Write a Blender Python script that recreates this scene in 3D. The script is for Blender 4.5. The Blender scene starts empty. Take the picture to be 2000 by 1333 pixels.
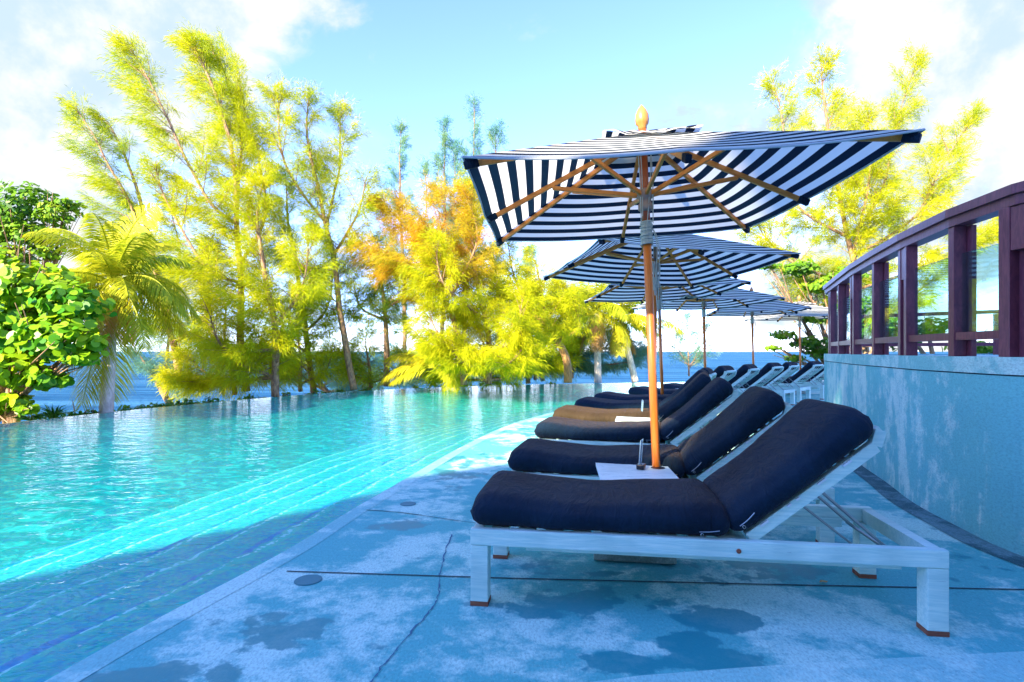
import bpy, bmesh, math, random
import numpy as np
from mathutils import Vector, Matrix, noise
R = math.radians
scene = bpy.context.scene
col = scene.collection
# ------------------------------------------------------------------ camera
CAM_H, F = 1.25, 1090.0
cam = bpy.data.cameras.new('camera')
cam.sensor_width = 36; cam.lens = F / 2000 * 36
cam.shift_y = 20.5 / 2000
cam.clip_start = 0.05; cam.clip_end = 60000
camo = bpy.data.objects.new('camera', cam); col.objects.link(camo)
camo.location = (0, 0, CAM_H); camo.rotation_euler = (R(90), 0, 0)
scene.camera = camo
def G(px, py, z=0.0):
    """world point where the ray of photo pixel (px,py) meets height z"""
    d = F * (CAM_H - z) / (py - 687.0)
    return Vector(((px - 1000) * d / F, d, z))
def AT(px, py, d):
    return Vector(((px - 1000) * d / F, d, CAM_H + (687.0 - py) * d / F))
# ------------------------------------------------------------------ light
SUN_EL = R(28); SUN_DIR = Vector((-.60 * math.cos(SUN_EL), -.80 * math.cos(SUN_EL), math.sin(SUN_EL)))
scene.view_settings.view_transform = 'Standard'
scene.view_settings.look = 'None'
scene.view_settings.gamma = 1
scene.view_settings.exposure = 2.05
sun = bpy.data.lights.new('sun', 'SUN'); sun.energy = 4.6; sun.angle = R(0.5); sun.color = (1, .86, .62)
so = bpy.data.objects.new('sun', sun); col.objects.link(so)
so.rotation_euler = SUN_DIR.to_track_quat('Z', 'Y').to_euler()
so.location = (-20, -20, 30)

def node(nt, t, ins=None, **props):
    n = nt.nodes.new(t)
    for k, v in props.items(): setattr(n, k, v)
    for k, v in (ins or {}).items():
        s = n.inputs[k]
        if hasattr(v, 'is_output') and not isinstance(v, (tuple, list)): nt.links.new(v, s)
        else: s.default_value = v
    return n
def mth(nt, op, a, b=0.0, c=None, clamp=False):
    ins = {0: a, 1: b}
    if c is not None: ins[2] = c
    return node(nt, 'ShaderNodeMath', ins, operation=op, use_clamp=clamp).outputs[0]
def smooth(nt, v, a, b, lo=0.0, hi=1.0):
    return node(nt, 'ShaderNodeMapRange', {'Value': v, 'From Min': a, 'From Max': b, 'To Min': lo, 'To Max': hi}, interpolation_type='SMOOTHSTEP').outputs[0]
def mixc(nt, f, a, b, mode='MIX'):
    n = nt.nodes.new('ShaderNodeMix'); n.data_type = 'RGBA'; n.blend_type = mode
    for i, v in ((0, f), (6, a), (7, b)):
        if hasattr(v, 'is_output') and not isinstance(v, (tuple, list)): nt.links.new(v, n.inputs[i])
        else: n.inputs[i].default_value = v if i == 0 or len(v) == 4 else (*v, 1)
    return n.outputs[2]
def nz(nt, vec, scale, detail=4, rough=.55, dist=0.0):
    return node(nt, 'ShaderNodeTexNoise', {'Vector': vec, 'Scale': scale, 'Detail': detail, 'Roughness': rough, 'Distortion': dist}).outputs[0]
def vmul(nt, vec, s):
    return node(nt, 'ShaderNodeVectorMath', {0: vec, 1: s}, operation='MULTIPLY').outputs[0]

world = bpy.data.worlds.new('World'); scene.world = world; world.use_nodes = True
nt = world.node_tree; nt.nodes.clear()
tc = node(nt, 'ShaderNodeTexCoord').outputs['Generated']
sky = node(nt, 'ShaderNodeTexSky', sky_type='NISHITA', sun_disc=False, sun_elevation=SUN_EL,
           sun_rotation=math.atan2(SUN_DIR.x, SUN_DIR.y), altitude=0, air_density=.75, dust_density=.05, ozone_density=1.5)
skyc = mixc(nt, 1.0, sky.outputs[0], (.83, .91, 1.42), 'MULTIPLY')
bg1 = node(nt, 'ShaderNodeBackground', {'Color': skyc, 'Strength': .15})
def pdir(px, py): return Vector(((px - 1000) / F, 1, (687 - py) / F)).normalized()
acc = None
for px, py, rad, w in ((20, -160, 22, 1.0), (330, -30, 12, .75), (-260, 330, 17, 1.0), (0, 300, 8, .8), (530, 190, 4, .5), (680, 330, 5, .45), (440, 30, 10, .5),
                       (2150, 80, 17, 1.1), (1800, 170, 12, .9), (1600, 300, 11, .8), (1420, 235, 6, .6), (1950, 330, 12, .7), (1700, 480, 12, .8), (1330, 245, 4, .45),
                       (1000, 640, 14, .6), (500, 640, 14, .55)):
    d = node(nt, 'ShaderNodeVectorMath', {0: tc, 1: pdir(px, py)}, operation='DOT_PRODUCT').outputs[1]
    m = mth(nt, 'MULTIPLY', smooth(nt, d, math.cos(R(rad * 1.35)), math.cos(R(rad * .15))), w)
    acc = m if acc is None else mth(nt, 'MAXIMUM', acc, m)
n1 = nz(nt, vmul(nt, tc, (1, 1, 1.7)), 5.5, 9, .6, .4)
dens = mth(nt, 'ADD', acc, mth(nt, 'MULTIPLY', mth(nt, 'SUBTRACT', n1, .5), 2.3))
cm = smooth(nt, dens, .36, .84)
n2 = nz(nt, tc, 7, 6, .6)
cc = mixc(nt, smooth(nt, n2, .38, .60), (.62, .79, .98), (1, 1, 1))
bg2 = node(nt, 'ShaderNodeBackground', {'Color': cc, 'Strength': .27})
mx = node(nt, 'ShaderNodeMixShader', {0: cm, 1: bg1.outputs[0], 2: bg2.outputs[0]})
node(nt, 'ShaderNodeOutputWorld', {'Surface': mx.outputs[0]})

# ------------------------------------------------------------------ helpers
def tag(o, label=None, cat=None, group=None, kind=None):
    if label: o['label'] = label
    if cat: o['category'] = cat
    if group: o['group'] = group
    if kind: o['kind'] = kind
    return o
def thing(name, label, cat, loc=(0, 0, 0), rz=0.0, group=None):
    o = bpy.data.objects.new(name, None); col.objects.link(o)
    o.location = loc; o.rotation_euler = (0, 0, rz); o.empty_display_size = .1
    return tag(o, label, cat, group)
def copy_tree(o, parent=None):
    c = o.copy(); col.objects.link(c); c.parent = parent
    for ch in [x for x in KIDS.get(o.name, [])]:
        KIDS.setdefault(c.name, []).append(copy_tree(ch, c))
    return c
KIDS = {}
class MB:
    def __init__(s): s.v = []; s.f = []; s.uv = {}
    def poly(s, pts, faces):
        b = len(s.v); s.v += [tuple(p) for p in pts]; s.f += [tuple(i + b for i in f) for f in faces]
    def box(s, c, size, rot=None, bev=0.0):
        c = Vector(c); h = Vector(size) / 2
        if bev > 0:
            bm = bmesh.new(); bmesh.ops.create_cube(bm, size=1.0)
            for v in bm.verts: v.co = Vector((v.co.x * size[0], v.co.y * size[1], v.co.z * size[2]))
            bmesh.ops.bevel(bm, geom=list(bm.edges), offset=bev, segments=2, affect='EDGES', profile=.6)
            bm.verts.index_update()
            pts = [v.co.copy() for v in bm.verts]; fs = [[v.index for v in f.verts] for f in bm.faces]; bm.free()
        else:
            pts = [Vector((x * h.x, y * h.y, z * h.z)) for x in (-1, 1) for y in (-1, 1) for z in (-1, 1)]
            fs = [(0, 1, 3, 2), (4, 6, 7, 5), (0, 4, 5, 1), (2, 3, 7, 6), (0, 2, 6, 4), (1, 5, 7, 3)]
        if rot is not None: pts = [rot @ p for p in pts]
        s.poly([p + c for p in pts], fs); return s
    def bar(s, a, b, w, h, up=(0, 0, 1), bev=0.0):
        a, b = Vector(a), Vector(b); x = (b - a).normalized(); up = Vector(up)
        y = up.cross(x)
        if y.length < 1e-4: y = Vector((0, 1, 0)).cross(x)
        y.normalize(); z = x.cross(y)
        rot = Matrix((x, y, z)).transposed()
        return s.box((a + b) / 2, ((b - a).length, w, h), rot, bev)
    def tube(s, pts, rad, n=8, cap=True):
        pts = [Vector(p) for p in pts]; m = len(pts)
        if not hasattr(rad, '__len__'): rad = [rad] * m
        b = len(s.v); up = None
        for i, p in enumerate(pts):
            t = (pts[min(i + 1, m - 1)] - pts[max(i - 1, 0)]).normalized()
            if up is None: up = t.orthogonal().normalized()
            up = (up - t * up.dot(t)).normalized(); sd = t.cross(up)
            for k in range(n):
                a = 2 * math.pi * k / n
                s.v.append(tuple(p + (up * math.cos(a) + sd * math.sin(a)) * rad[i]))
        for i in range(m - 1):
            for k in range(n):
                s.f.append((b + i * n + k, b + i * n + (k + 1) % n, b + (i + 1) * n + (k + 1) % n, b + (i + 1) * n + k))
        if cap:
            s.f.append(tuple(b + k for k in range(n))[::-1]); s.f.append(tuple(b + (m - 1) * n + k for k in range(n)))
        return s
    def lathe(s, prof, n=20, origin=(0, 0, 0)):
        o = Vector(origin)
        return s.tube([o + Vector((0, 0, z)) for r, z in prof], [max(r, .0005) for r, z in prof], n)
    def build(s, name, mat, parent=None, smooth=False, loc=None):
        me = bpy.data.meshes.new(name); me.from_pydata(s.v, [], s.f); me.update()
        bm = bmesh.new(); bm.from_mesh(me); bmesh.ops.recalc_face_normals(bm, faces=bm.faces); bm.to_mesh(me); bm.free()
        return link(name, me, mat, parent, smooth)
def link(name, me, mat, parent=None, smooth=False):
    for m in (mat if isinstance(mat, (list, tuple)) else [mat]): me.materials.append(m)
    if smooth: me.polygons.foreach_set('use_smooth', [True] * len(me.polygons))
    o = bpy.data.objects.new(name, me); col.objects.link(o)
    if parent is not None: o.parent = parent; KIDS.setdefault(parent.name, []).append(o)
    return o
def mesh_np(name, V, Fc, mat, parent=None, attrs=None, smooth=False):
    """V (n,3); Fc (m,k) with constant k"""
    V = np.asarray(V, np.float32); Fc = np.asarray(Fc, np.int32); m, k = Fc.shape
    me = bpy.data.meshes.new(name)
    me.vertices.add(len(V)); me.vertices.foreach_set('co', V.ravel())
    me.loops.add(m * k); me.loops.foreach_set('vertex_index', Fc.ravel())
    me.polygons.add(m); me.polygons.foreach_set('loop_start', np.arange(0, m * k, k, dtype=np.int32))
    me.update(calc_edges=True)
    for an, arr in (attrs or {}).items():
        a = me.attributes.new(an, 'FLOAT', 'POINT'); a.data.foreach_set('value', np.asarray(arr, np.float32))
    return link(name, me, mat, parent, smooth)

# ------------------------------------------------------------------ materials
def newmat(name):
    m = bpy.data.materials.new(name); m.use_nodes = True; n = m.node_tree; n.nodes.clear(); return m, n
def finish(n, shader, disp=None):
    node(n, 'ShaderNodeOutputMaterial', {'Surface': shader})
def objco(n): return node(n, 'ShaderNodeTexCoord').outputs['Object']
def principled(n, **k):
    ins = {}
    for a, b in k.items(): ins[a.replace('_', ' ')] = b
    return node(n, 'ShaderNodeBsdfPrincipled', ins).outputs[0]
def bump(n, h, strength=.3, dist=.01, normal=None):
    ins = {'Height': h, 'Strength': strength, 'Distance': dist}
    if normal is not None: ins['Normal'] = normal
    return node(n, 'ShaderNodeBump', ins).outputs[0]
def wood_mat(name, a, b, rough=.5, stretch=(1.5, 22, 22), fine=.6, coat=0.0, wear=None, wt=.62):
    m, n = newmat(name); co = objco(n)
    v = vmul(n, co, stretch)
    g = nz(n, v, 3.0, 6, .65, .8); g2 = nz(n, co, 2.2, 3)
    c = mixc(n, smooth(n, g, .32, .68), (*a, 1), (*b, 1))
    c = mixc(n, mth(n, 'MULTIPLY', smooth(n, g2, .4, .7), fine), c, (*[x * .75 for x in a], 1))
    if wear: c = mixc(n, smooth(n, nz(n, vmul(n, co, stretch), 7, 8, .75), wt, wt + .07), c, (*wear, 1))
    finish(n, principled(n, Base_Color=c, Roughness=rough, Coat_Weight=coat, Normal=bump(n, g, .35, .003))); return m
WW = wood_mat('whitewashed_wood', (.46, .74, .68), (.76, .93, .82), .6, wear=(.22, .38, .40))
TABLEW = wood_mat('whitewashed_plank', (.50, .68, .70), (.76, .88, .86), .55, (1.6, 20, 20), wear=(.10, .20, .28), wt=.57)
RUST = wood_mat('brown_foot', (.22, .06, .03), (.36, .12, .06), .7)
POLEW = wood_mat('orange_varnished_wood', (.62, .15, .018), (.78, .22, .03), .34, (14, 14, 1.0), .3, .4)
POLED = wood_mat('dark_varnished_wood', (.34, .06, .010), (.45, .10, .02), .4, (14, 14, 1.0), .3, .2)
RIBW = wood_mat('rib_wood', (.58, .18, .022), (.76, .28, .04), .5, (3, 20, 20), .3)
RAILW = wood_mat('plum_stained_wood', (.15, .036, .060), (.26, .065, .09), .4, (6, 20, 3), .4)
def simple(name, c, rough=.5, metal=0.0, **k):
    m, n = newmat(name); co = objco(n)
    cc = mixc(n, nz(n, co, 9, 4), (*[x * .82 for x in c], 1), (*[min(1, x * 1.12) for x in c], 1))
    finish(n, principled(n, Base_Color=cc, Roughness=rough, Metallic=metal, **k)); return m
METAL = simple('grey_metal', (.35, .38, .38), .35, .9)
BLACKP = simple('black_plastic', (.01, .012, .02), .35)
ROPE = simple('grey_rope', (.42, .47, .42), .8)
STRAP = simple('white_webbing', (.75, .80, .80), .7)
FINIAL = wood_mat('turned_wood', (.50, .20, .045), (.60, .26, .07), .4, (10, 10, 2), .2)
def cushion_mat(nm='navy_cushion_fabric', c0=(.0028, .012, .025, 1), c1=(.0055, .021, .042, 1)):
    m, n = newmat(nm); co = objco(n)
    a = nz(n, co, 3.2, 4); fine = nz(n, co, 320, 2)
    c = mixc(n, smooth(n, a, .35, .68), c0, c1)
    c = mixc(n, smooth(n, nz(n, vmul(n, co, (1, 1, 3)), 26, 6, .7), .66, .74), c, (.02, .05, .10, 1))
    wr = nz(n, vmul(n, co, (3.2, 1, 1)), 4.2, 5, .6, 1.2)
    h = mth(n, 'ADD', mth(n, 'MULTIPLY', wr, 1.0), mth(n, 'MULTIPLY', fine, .04))
    finish(n, principled(n, Base_Color=c, Roughness=.8, Specular_IOR_Level=.12, Sheen_Weight=.05, Sheen_Roughness=.5, Sheen_Tint=(1, .6, .3, 1), Normal=bump(n, h, .7, .045))); return m
NAVY = cushion_mat(); NAVY_LIT = cushion_mat('sunlit_navy_cushion_fabric', (.030, .021, .012, 1), (.050, .034, .018, 1))  # tan copy puts sunlight on the navy cover into its colour
def canopy_mat():
    m, n = newmat('striped_canopy_fabric')
    at = node(n, 'ShaderNodeAttribute', attribute_name='band').outputs['Fac']
    s = mth(n, 'FRACT', mth(n, 'DIVIDE', at, .098))
    navy = smooth(n, s, .485, .515); edge = smooth(n, s, .985, 1.0)
    navy = mth(n, 'SUBTRACT', navy, edge, clamp=True)
    co = objco(n); cream = mixc(n, nz(n, co, 5, 5), (.80, .80, .74, 1), (.70, .72, .68, 1))
    c = mixc(n, navy, cream, (.002, .010, .026, 1))
    nb = bump(n, mth(n, 'ADD', nz(n, co, 3.0, 4), mth(n, 'MULTIPLY', nz(n, co, 250, 2), .03)), .3, .02)
    p = principled(n, Base_Color=c, Roughness=.85, Normal=nb)
    t = node(n, 'ShaderNodeBsdfTranslucent', {'Color': c, 'Normal': nb}).outputs[0]
    finish(n, node(n, 'ShaderNodeMixShader', {0: .5, 1: p, 2: t}).outputs[0]); return m
CANOPY = canopy_mat()
HEM = simple('grey_hem', (.50, .54, .55), .8)
def concrete(name, dark, light, wet=None, blobs=(), streak=None, speck=True):
    m, n = newmat(name); co = objco(n)
    big = nz(n, co, 1.15, 7, .62, .5); med = nz(n, co, 5.5, 6, .7); fine = nz(n, vmul(n, co, (1, .5, 1)), 95, 4, .75)
    if streak: big = nz(n, vmul(n, co, streak), 1.6, 8, .68, .7)
    mix1 = smooth(n, mth(n, 'ADD', big, mth(n, 'MULTIPLY', mth(n, 'SUBTRACT', med, .5), .6)), .45, .61)
    c = mixc(n, mix1, (*dark, 1), (*light, 1))
    c = mixc(n, smooth(n, fine, .38, .75, 0, .6), c, (*[x * .52 for x in dark], 1))
    if speck:
        c = mixc(n, smooth(n, nz(n, co, 60, 3, .6), .68, .74, 0, .6), c, (.03, .06, .08, 1))
        c = mixc(n, smooth(n, nz(n, co, 130, 2, .6), .66, .74, 0, .55), c, (.8, .9, .95, 1))
    rough = .72
    if blobs:
        acc = None
        wob = nz(n, co, 2.4, 6, .6); wob2 = nz(n, co, 9, 4, .6)
        for (p, rx, ry, w) in blobs:
            dv = node(n, 'ShaderNodeVectorMath', {0: co, 1: (p.x, p.y, 0)}, operation='SUBTRACT').outputs[0]
            ln = node(n, 'ShaderNodeVectorMath', {0: vmul(n, dv, (1 / rx, 1 / ry, 0))}, operation='LENGTH').outputs[1]
            g = mth(n, 'MULTIPLY', mth(n, 'SUBTRACT', 1.25, ln), w)
            acc = g if acc is None else mth(n, 'MAXIMUM', acc, g)
        q = mth(n, 'ADD', acc, mth(n, 'ADD', mth(n, 'MULTIPLY', mth(n, 'SUBTRACT', wob, .5), 3.6), mth(n, 'MULTIPLY', mth(n, 'SUBTRACT', wob2, .5), 1.1)))
        wm = smooth(n, q, .20, .42)
        c = mixc(n, mth(n, 'MULTIPLY', wm, .85), c, (*wet, 1))
        rough = mth(n, 'SUBTRACT', .75, mth(n, 'MULTIPLY', wm, .35))
    h = mth(n, 'ADD', fine, mth(n, 'MULTIPLY', med, .6))
    finish(n, principled(n, Base_Color=c, Roughness=rough, Specular_IOR_Level=.25, Normal=bump(n, h, .35, .004))); return m
blobs = [(G(1390, 1210), .21, .13, 1.0), (G(1330, 1250), .16, .10, 1.0), (G(1160, 1180), .40, .17, .75), (G(1380, 1290), .2, .10, .9), (G(1240, 1300), .2, .07, .8),
         (G(1200, 1120), .30, .06, .8), (G(760, 1030), .18, .14, .5), (G(860, 900), .45, .8, .5), (G(560, 1240), .30, .16, .4), (G(300, 1320), .4, .1, .5), (G(1500, 1080), 1.1, .3, .4),
         (G(660, 1085), .12, .05, .6), (G(1180, 850), 1.3, .8, .3)]
DECK = concrete('worn_deck_concrete', (.10, .46, .46), (.49, .77, .69), (.010, .24, .28), blobs)
SLAB = concrete('pale_slab_concrete', (.28, .62, .60), (.52, .80, .72))
WALLC = concrete('stained_wall_concrete', (.18, .55, .57), (.58, .79, .74), (0, 0, 0), (), (1.3, 1.3, .30), False)
CAPC = concrete('wall_cap_concrete', (.26, .60, .58), (.56, .80, .74), (0, 0, 0), (), (1.0, 1.0, .8), False)
BASEC = concrete('umbrella_base_concrete', (.16, .24, .20), (.36, .44, .38))
JOINT = simple('dark_joint', (.015, .035, .06), .9)
PALEB = simple('pale_blocker', (.55, .55, .52), .8)
GUT = concrete('damp_gutter', (.04, .12, .13), (.14, .28, .30))
# leaves ------------------------------------------------------------
def leaf_mat(name, c0, c1, c2, trans=.45, rough=.55, gloss=True):
    m, n = newmat(name)
    t = node(n, 'ShaderNodeAttribute', attribute_name='tone').outputs['Fac']
    c = mixc(n, smooth(n, t, 0, .5), (*c0, 1), (*c1, 1)); c = mixc(n, smooth(n, t, .5, 1), c, (*c2, 1))
    p = principled(n, Base_Color=c, Roughness=rough, Specular_IOR_Level=.30 if 'casu' not in name else .08)
    tr = node(n, 'ShaderNodeBsdfTranslucent', {'Color': c}).outputs[0]
    finish(n, node(n, 'ShaderNodeMixShader', {0: trans, 1: p, 2: tr}).outputs[0]); return m
CAS = leaf_mat('casuarina_needles', (.14, .34, .08), (.48, .54, .012), (.74, .68, .015), .5)
CASO = leaf_mat('casuarina_orange_needles', (.34, .42, .03), (.66, .52, .03), (.78, .32, .04), .5)
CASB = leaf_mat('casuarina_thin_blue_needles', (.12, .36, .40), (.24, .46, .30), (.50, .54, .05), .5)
PALM = leaf_mat('palm_fronds', (.14, .28, .012), (.46, .50, .018), (.80, .68, .035), .4)
PALMD = leaf_mat('dry_frond', (.5, .28, .08), (.62, .34, .10), (.7, .45, .2), .4)
GRAPE = leaf_mat('round_leaves', (.06, .26, .012), (.26, .47, .012), (.54, .62, .015), .35, .35)
BROAD = leaf_mat('broad_leaves', (.05, .16, .012), (.16, .34, .015), (.36, .46, .03), .35, .4)
GCOV = leaf_mat('ground_cover_leaves', (.02, .13, .03), (.08, .26, .03), (.22, .38, .03), .3, .4)
def bark(name, a, b):
    m, n = newmat(name); co = objco(n)
    g = nz(n, vmul(n, co, (5, 5, 2)), 3, 6, .7)
    finish(n, principled(n, Base_Color=mixc(n, smooth(n, g, .35, .65), (*a, 1), (*b, 1)), Roughness=.9, Normal=bump(n, g, .6, .03))); return m
BARK = bark('casuarina_bark', (.18, .10, .07), (.50, .30, .16))
PBARK = bark('palm_bark', (.55, .46, .42), (.80, .70, .64))
OBARK = bark('warm_brown_bark', (.30, .15, .05), (.52, .28, .10))  # browner bark for the bare curved trunk

# ------------------------------------------------------------------ pool, deck, ground, sea
def catmull(pts, k=10):
    pts = [Vector(p) for p in pts]; out = []
    for i in range(len(pts) - 1):
        p0 = pts[max(i - 1, 0)]; p1 = pts[i]; p2 = pts[i + 1]; p3 = pts[min(i + 2, len(pts) - 1)]
        for j in range(k):
            t = j / k
            out.append(.5 * ((2 * p1) + (p2 - p0) * t + (2 * p0 - 5 * p1 + 4 * p2 - p3) * t * t + (3 * p1 - p0 - 3 * p2 + p3) * t ** 3))
    out.append(pts[-1]); return out
edge = [(-2.05, -6), (-2.02, -2), (-1.93, .6), (-1.80, 1.9), (-1.665, 2.571), (-1.498, 3.183), (-1.385, 3.673), (-1.27, 4.381), (-1.12, 5.1), (-.668, 7.286), (-.03, 9.53),
        (.85, 11.45), (2.1, 13.5), (3.55, 15.4), (5.3, 17.1), (7.4, 18.7), (10, 20.2), (14, 22)]
EDGE = catmull([(x, y, 0) for x, y in edge], 8)
inf = [(-10.4, -6), (-10.1, 2), (-9.75, 6), (-9.35, 8.5), (-9.05, 9.87), (-8.55, 11.55), (-7.97, 13.2), (-6.93, 15.3), (-5.17, 18.0), (-1.87, 20.6), (1.2, 21.9), (4.6, 22.9), (8.5, 24.0), (14, 25.6)]
INF = catmull([(x, y, 0) for x, y in inf], 8)
def normals2(P):
    out = []
    for i in range(len(P)):
        t = P[min(i + 1, len(P) - 1)] - P[max(i - 1, 0)]; t.z = 0; t.normalize(); out.append(Vector((-t.y, t.x, 0)))   # points left of travel
    return out
EN, INN = normals2(EDGE), normals2(INF)
WZ = -.035
def strip(P, N, o0, o1, z0, z1):
    m = MB()
    A = [p + n * o0 + Vector((0, 0, z0)) for p, n in zip(P, N)]; B = [p + n * o1 + Vector((0, 0, z1)) for p, n in zip(P, N)]
    k = len(P); m.poly(A + B, [(i, i + 1, k + i + 1, k + i) for i in range(k - 1)]); return m
# water material
def water_mat():
    m, n = newmat('pool_water'); co = objco(n)
    h = mth(n, 'ADD', mth(n, 'MULTIPLY', nz(n, vmul(n, co, (.8, 1.25, 1)), 4.2, 3, .55, .9), 1.0), mth(n, 'MULTIPLY', nz(n, vmul(n, co, (.8, 1.3, 1)), 13, 2, .5, .5), .25))
    nb = bump(n, h, 1.0, .016)
    fr = node(n, 'ShaderNodeFresnel', {'IOR': 1.33, 'Normal': nb}).outputs[0]
    gl = node(n, 'ShaderNodeBsdfGlossy', {'Color': (1, 1, 1, 1), 'Roughness': .03, 'Normal': nb}).outputs[0]
    tr = node(n, 'ShaderNodeBsdfTransparent', {'Color': (.80, .985, .995, 1)}).outputs[0]
    fac = mth(n, 'MINIMUM', mth(n, 'MULTIPLY', mth(n, 'SUBTRACT', fr, .02, clamp=True), .8), .5)
    finish(n, node(n, 'ShaderNodeMixShader', {0: fac, 1: tr, 2: gl}).outputs[0]); return m
def resample(P, n):
    L = [0]
    for a, b in zip(P, P[1:]): L.append(L[-1] + (b - a).length)
    out = []; j = 0
    for i in range(n):
        s = L[-1] * i / (n - 1)
        while j < len(P) - 2 and L[j + 1] < s: j += 1
        t = (s - L[j]) / max(1e-6, L[j + 1] - L[j]); out.append(P[j].lerp(P[j + 1], min(1, max(0, t))))
    return out
a_, b_ = resample(EDGE, 60), resample(INF, 60)
w = MB(); w.poly([p + Vector((0, 0, WZ)) for p in a_] + [p + Vector((0, 0, WZ)) for p in b_], [(i, i + 1, 61 + i, 60 + i) for i in range(59)])
wo = w.build('pool_water', water_mat())
if wo.data.polygons[0].normal.z < 0: wo.data.flip_normals()
tag(wo, kind='structure')
# pool basin: steps then floor, attribute 'off' = distance from the deck edge, 'arc' = length along it
def pool_mat():
    m, n = newmat('pool_mosaic_tiles')
    off = node(n, 'ShaderNodeAttribute', attribute_name='off').outputs['Fac']
    arc = node(n, 'ShaderNodeAttribute', attribute_name='arc').outputs['Fac']
    co = objco(n)
    # each 2 cm tile has its own tint
    cell = node(n, 'ShaderNodeCombineXYZ', {0: mth(n, 'FLOOR', mth(n, 'MULTIPLY', arc, 40)), 1: mth(n, 'FLOOR', mth(n, 'MULTIPLY', off, 40))}).outputs[0]
    rnd = node(n, 'ShaderNodeTexWhiteNoise', {'Vector': cell}).outputs[0]
    big = nz(n, co, 1.3, 6, .65, 1.2)
    c = mixc(n, rnd, (.0, .26, .42, 1), (.02, .52, .40, 1))
    c = mixc(n, smooth(n, big, .38, .62), c, (.0, .38, .36, 1))
    c = mixc(n, smooth(n, nz(n, co, 3.6, 5, .6, 1.8), .46, .64, 0, .75), c, (.02, .78, .60, 1))
    wob = mth(n, 'ADD', mth(n, 'MULTIPLY', mth(n, 'SUBTRACT', nz(n, co, 9, 3), .5), .09), mth(n, 'MULTIPLY', mth(n, 'SUBTRACT', nz(n, co, 1.6, 2), .5), .16))
    o2 = mth(n, 'ADD', off, wob)
    s = mth(n, 'FRACT', mth(n, 'DIVIDE', mth(n, 'ADD', o2, mth(n, 'MULTIPLY', mth(n, 'SUBTRACT', nz(n, vmul(n, co, (.3, .3, .3)), 2.0, 2), .5), .2)), .46)); inst = smooth(n, off, 2.75, 2.85, 1, 0)
    deep = mixc(n, rnd, (.0, .25, .50, 1), (.0, .36, .58, 1))
    st = mixc(n, smooth(n, s, .30, .34), deep, mixc(n, rnd, (.0, .38, .50, 1), (.02, .58, .48, 1)))
    st = mixc(n, mth(n, 'MULTIPLY', smooth(n, s, .78, .82), smooth(n, s, .985, .95)), st, (.02, .58, .48, 1))
    st = mixc(n, mth(n, 'MULTIPLY', mth(n, 'MULTIPLY', smooth(n, s, .88, .89), smooth(n, s, .955, .945)), mth(n, 'GREATER_THAN', rnd, .45)), st, (.40, .80, .78, 1))
    c = mixc(n, inst, c, st)
    finish(n, principled(n, Base_Color=c, Roughness=.8, Specular_IOR_Level=0.0)); return m
PTILE = pool_mat()
arc = [0]
for p, q in zip(EDGE, EDGE[1:]): arc.append(arc[-1] + (q - p).length)
prof = [(0, -.005), (0, -.12)]
for i in range(6):
    z = -.12 - .07 * i; prof += [(.46 * (i + 1), z), (.46 * (i + 1) + .001, z - .07)]
V = []; off = []; ar = []; Fc = []
for (o, z) in prof:
    for i, (p, nn) in enumerate(zip(EDGE, EN)):
        V.append(tuple(p + nn * o + Vector((0, 0, z)))); off.append(o if z > -.005 or True else o); ar.append(arc[i])
K = len(EDGE)
for r in range(len(prof) - 1):
    for i in range(K - 1): Fc.append((r * K + i, r * K + i + 1, (r + 1) * K + i + 1, (r + 1) * K + i))
b0 = len(V); a_ = resample([p + nn * 2.761 for p, nn in zip(EDGE, EN)], 60); b_ = resample(INF, 60)
for p in a_: V.append((p.x, p.y, -.54)); off.append(p.x * .3 + 20); ar.append(p.y)
for p in b_: V.append((p.x, p.y, -.09)); off.append(p.x + 20); ar.append(p.y)
for p in b_: V.append((p.x, p.y, WZ - .004)); off.append(p.x + 21); ar.append(p.y)
for q in range(2):
    for i in range(59): Fc.append((b0 + q * 60 + i, b0 + q * 60 + i + 1, b0 + (q + 1) * 60 + i + 1, b0 + (q + 1) * 60 + i))
po = mesh_np('pool_basin', V, Fc, PTILE, None, {'off': off, 'arc': ar}); tag(po, kind='structure')
# infinity lip (wet dark green stone), outer wall
lip = MB()
o_ = [p + nn * .16 for p, nn in zip(INF, INN)]; k = len(INF)
lip.poly([Vector((p.x, p.y, WZ - .002)) for p in INF] + [Vector((p.x, p.y, WZ - .012)) for p in o_] + [Vector((p.x, p.y, -2.2)) for p in o_],
         [(i, i + 1, k + i + 1, k + i) for i in range(k - 1)] + [(k + i, k + i + 1, 2 * k + i + 1, 2 * k + i) for i in range(k - 1)])
tag(lip.build('pool_edge', simple('wet_green_stone', (.10, .20, .10), .15)), kind='structure')
# deck
dk = MB(); n_ = len(EDGE)
far = [Vector((12.5, p.y - .0, 0)) for p in EDGE]
far = [Vector((max(13.0, p.x + .5), p.y - max(0, (p.y - 16)) * .6, 0)) for p in EDGE]
dk.poly([Vector((p.x, p.y, 0)) for p in EDGE] + far, [(i, i + 1, n_ + i + 1, n_ + i) for i in range(n_ - 1)])
tag(dk.build('deck', DECK), kind='structure')
cb = strip(EDGE, EN, -.13, .0, .002, .002)
cb_ = cb.build('pool_coping', concrete('coping_concrete', (.20, .54, .53), (.50, .78, .70))); tag(cb_, kind='structure')
if cb_.data.polygons[0].normal.z < 0: cb_.data.flip_normals()
cop = MB()   # edge face of the deck above the water
cop.poly([Vector((p.x, p.y, 0)) for p in EDGE] + [Vector((p.x - .002, p.y, -.06)) for p in EDGE], [(i, i + 1, n_ + i + 1, n_ + i) for i in range(n_ - 1)])
tag(cop.build('deck_edge', SLAB), kind='structure')
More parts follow.
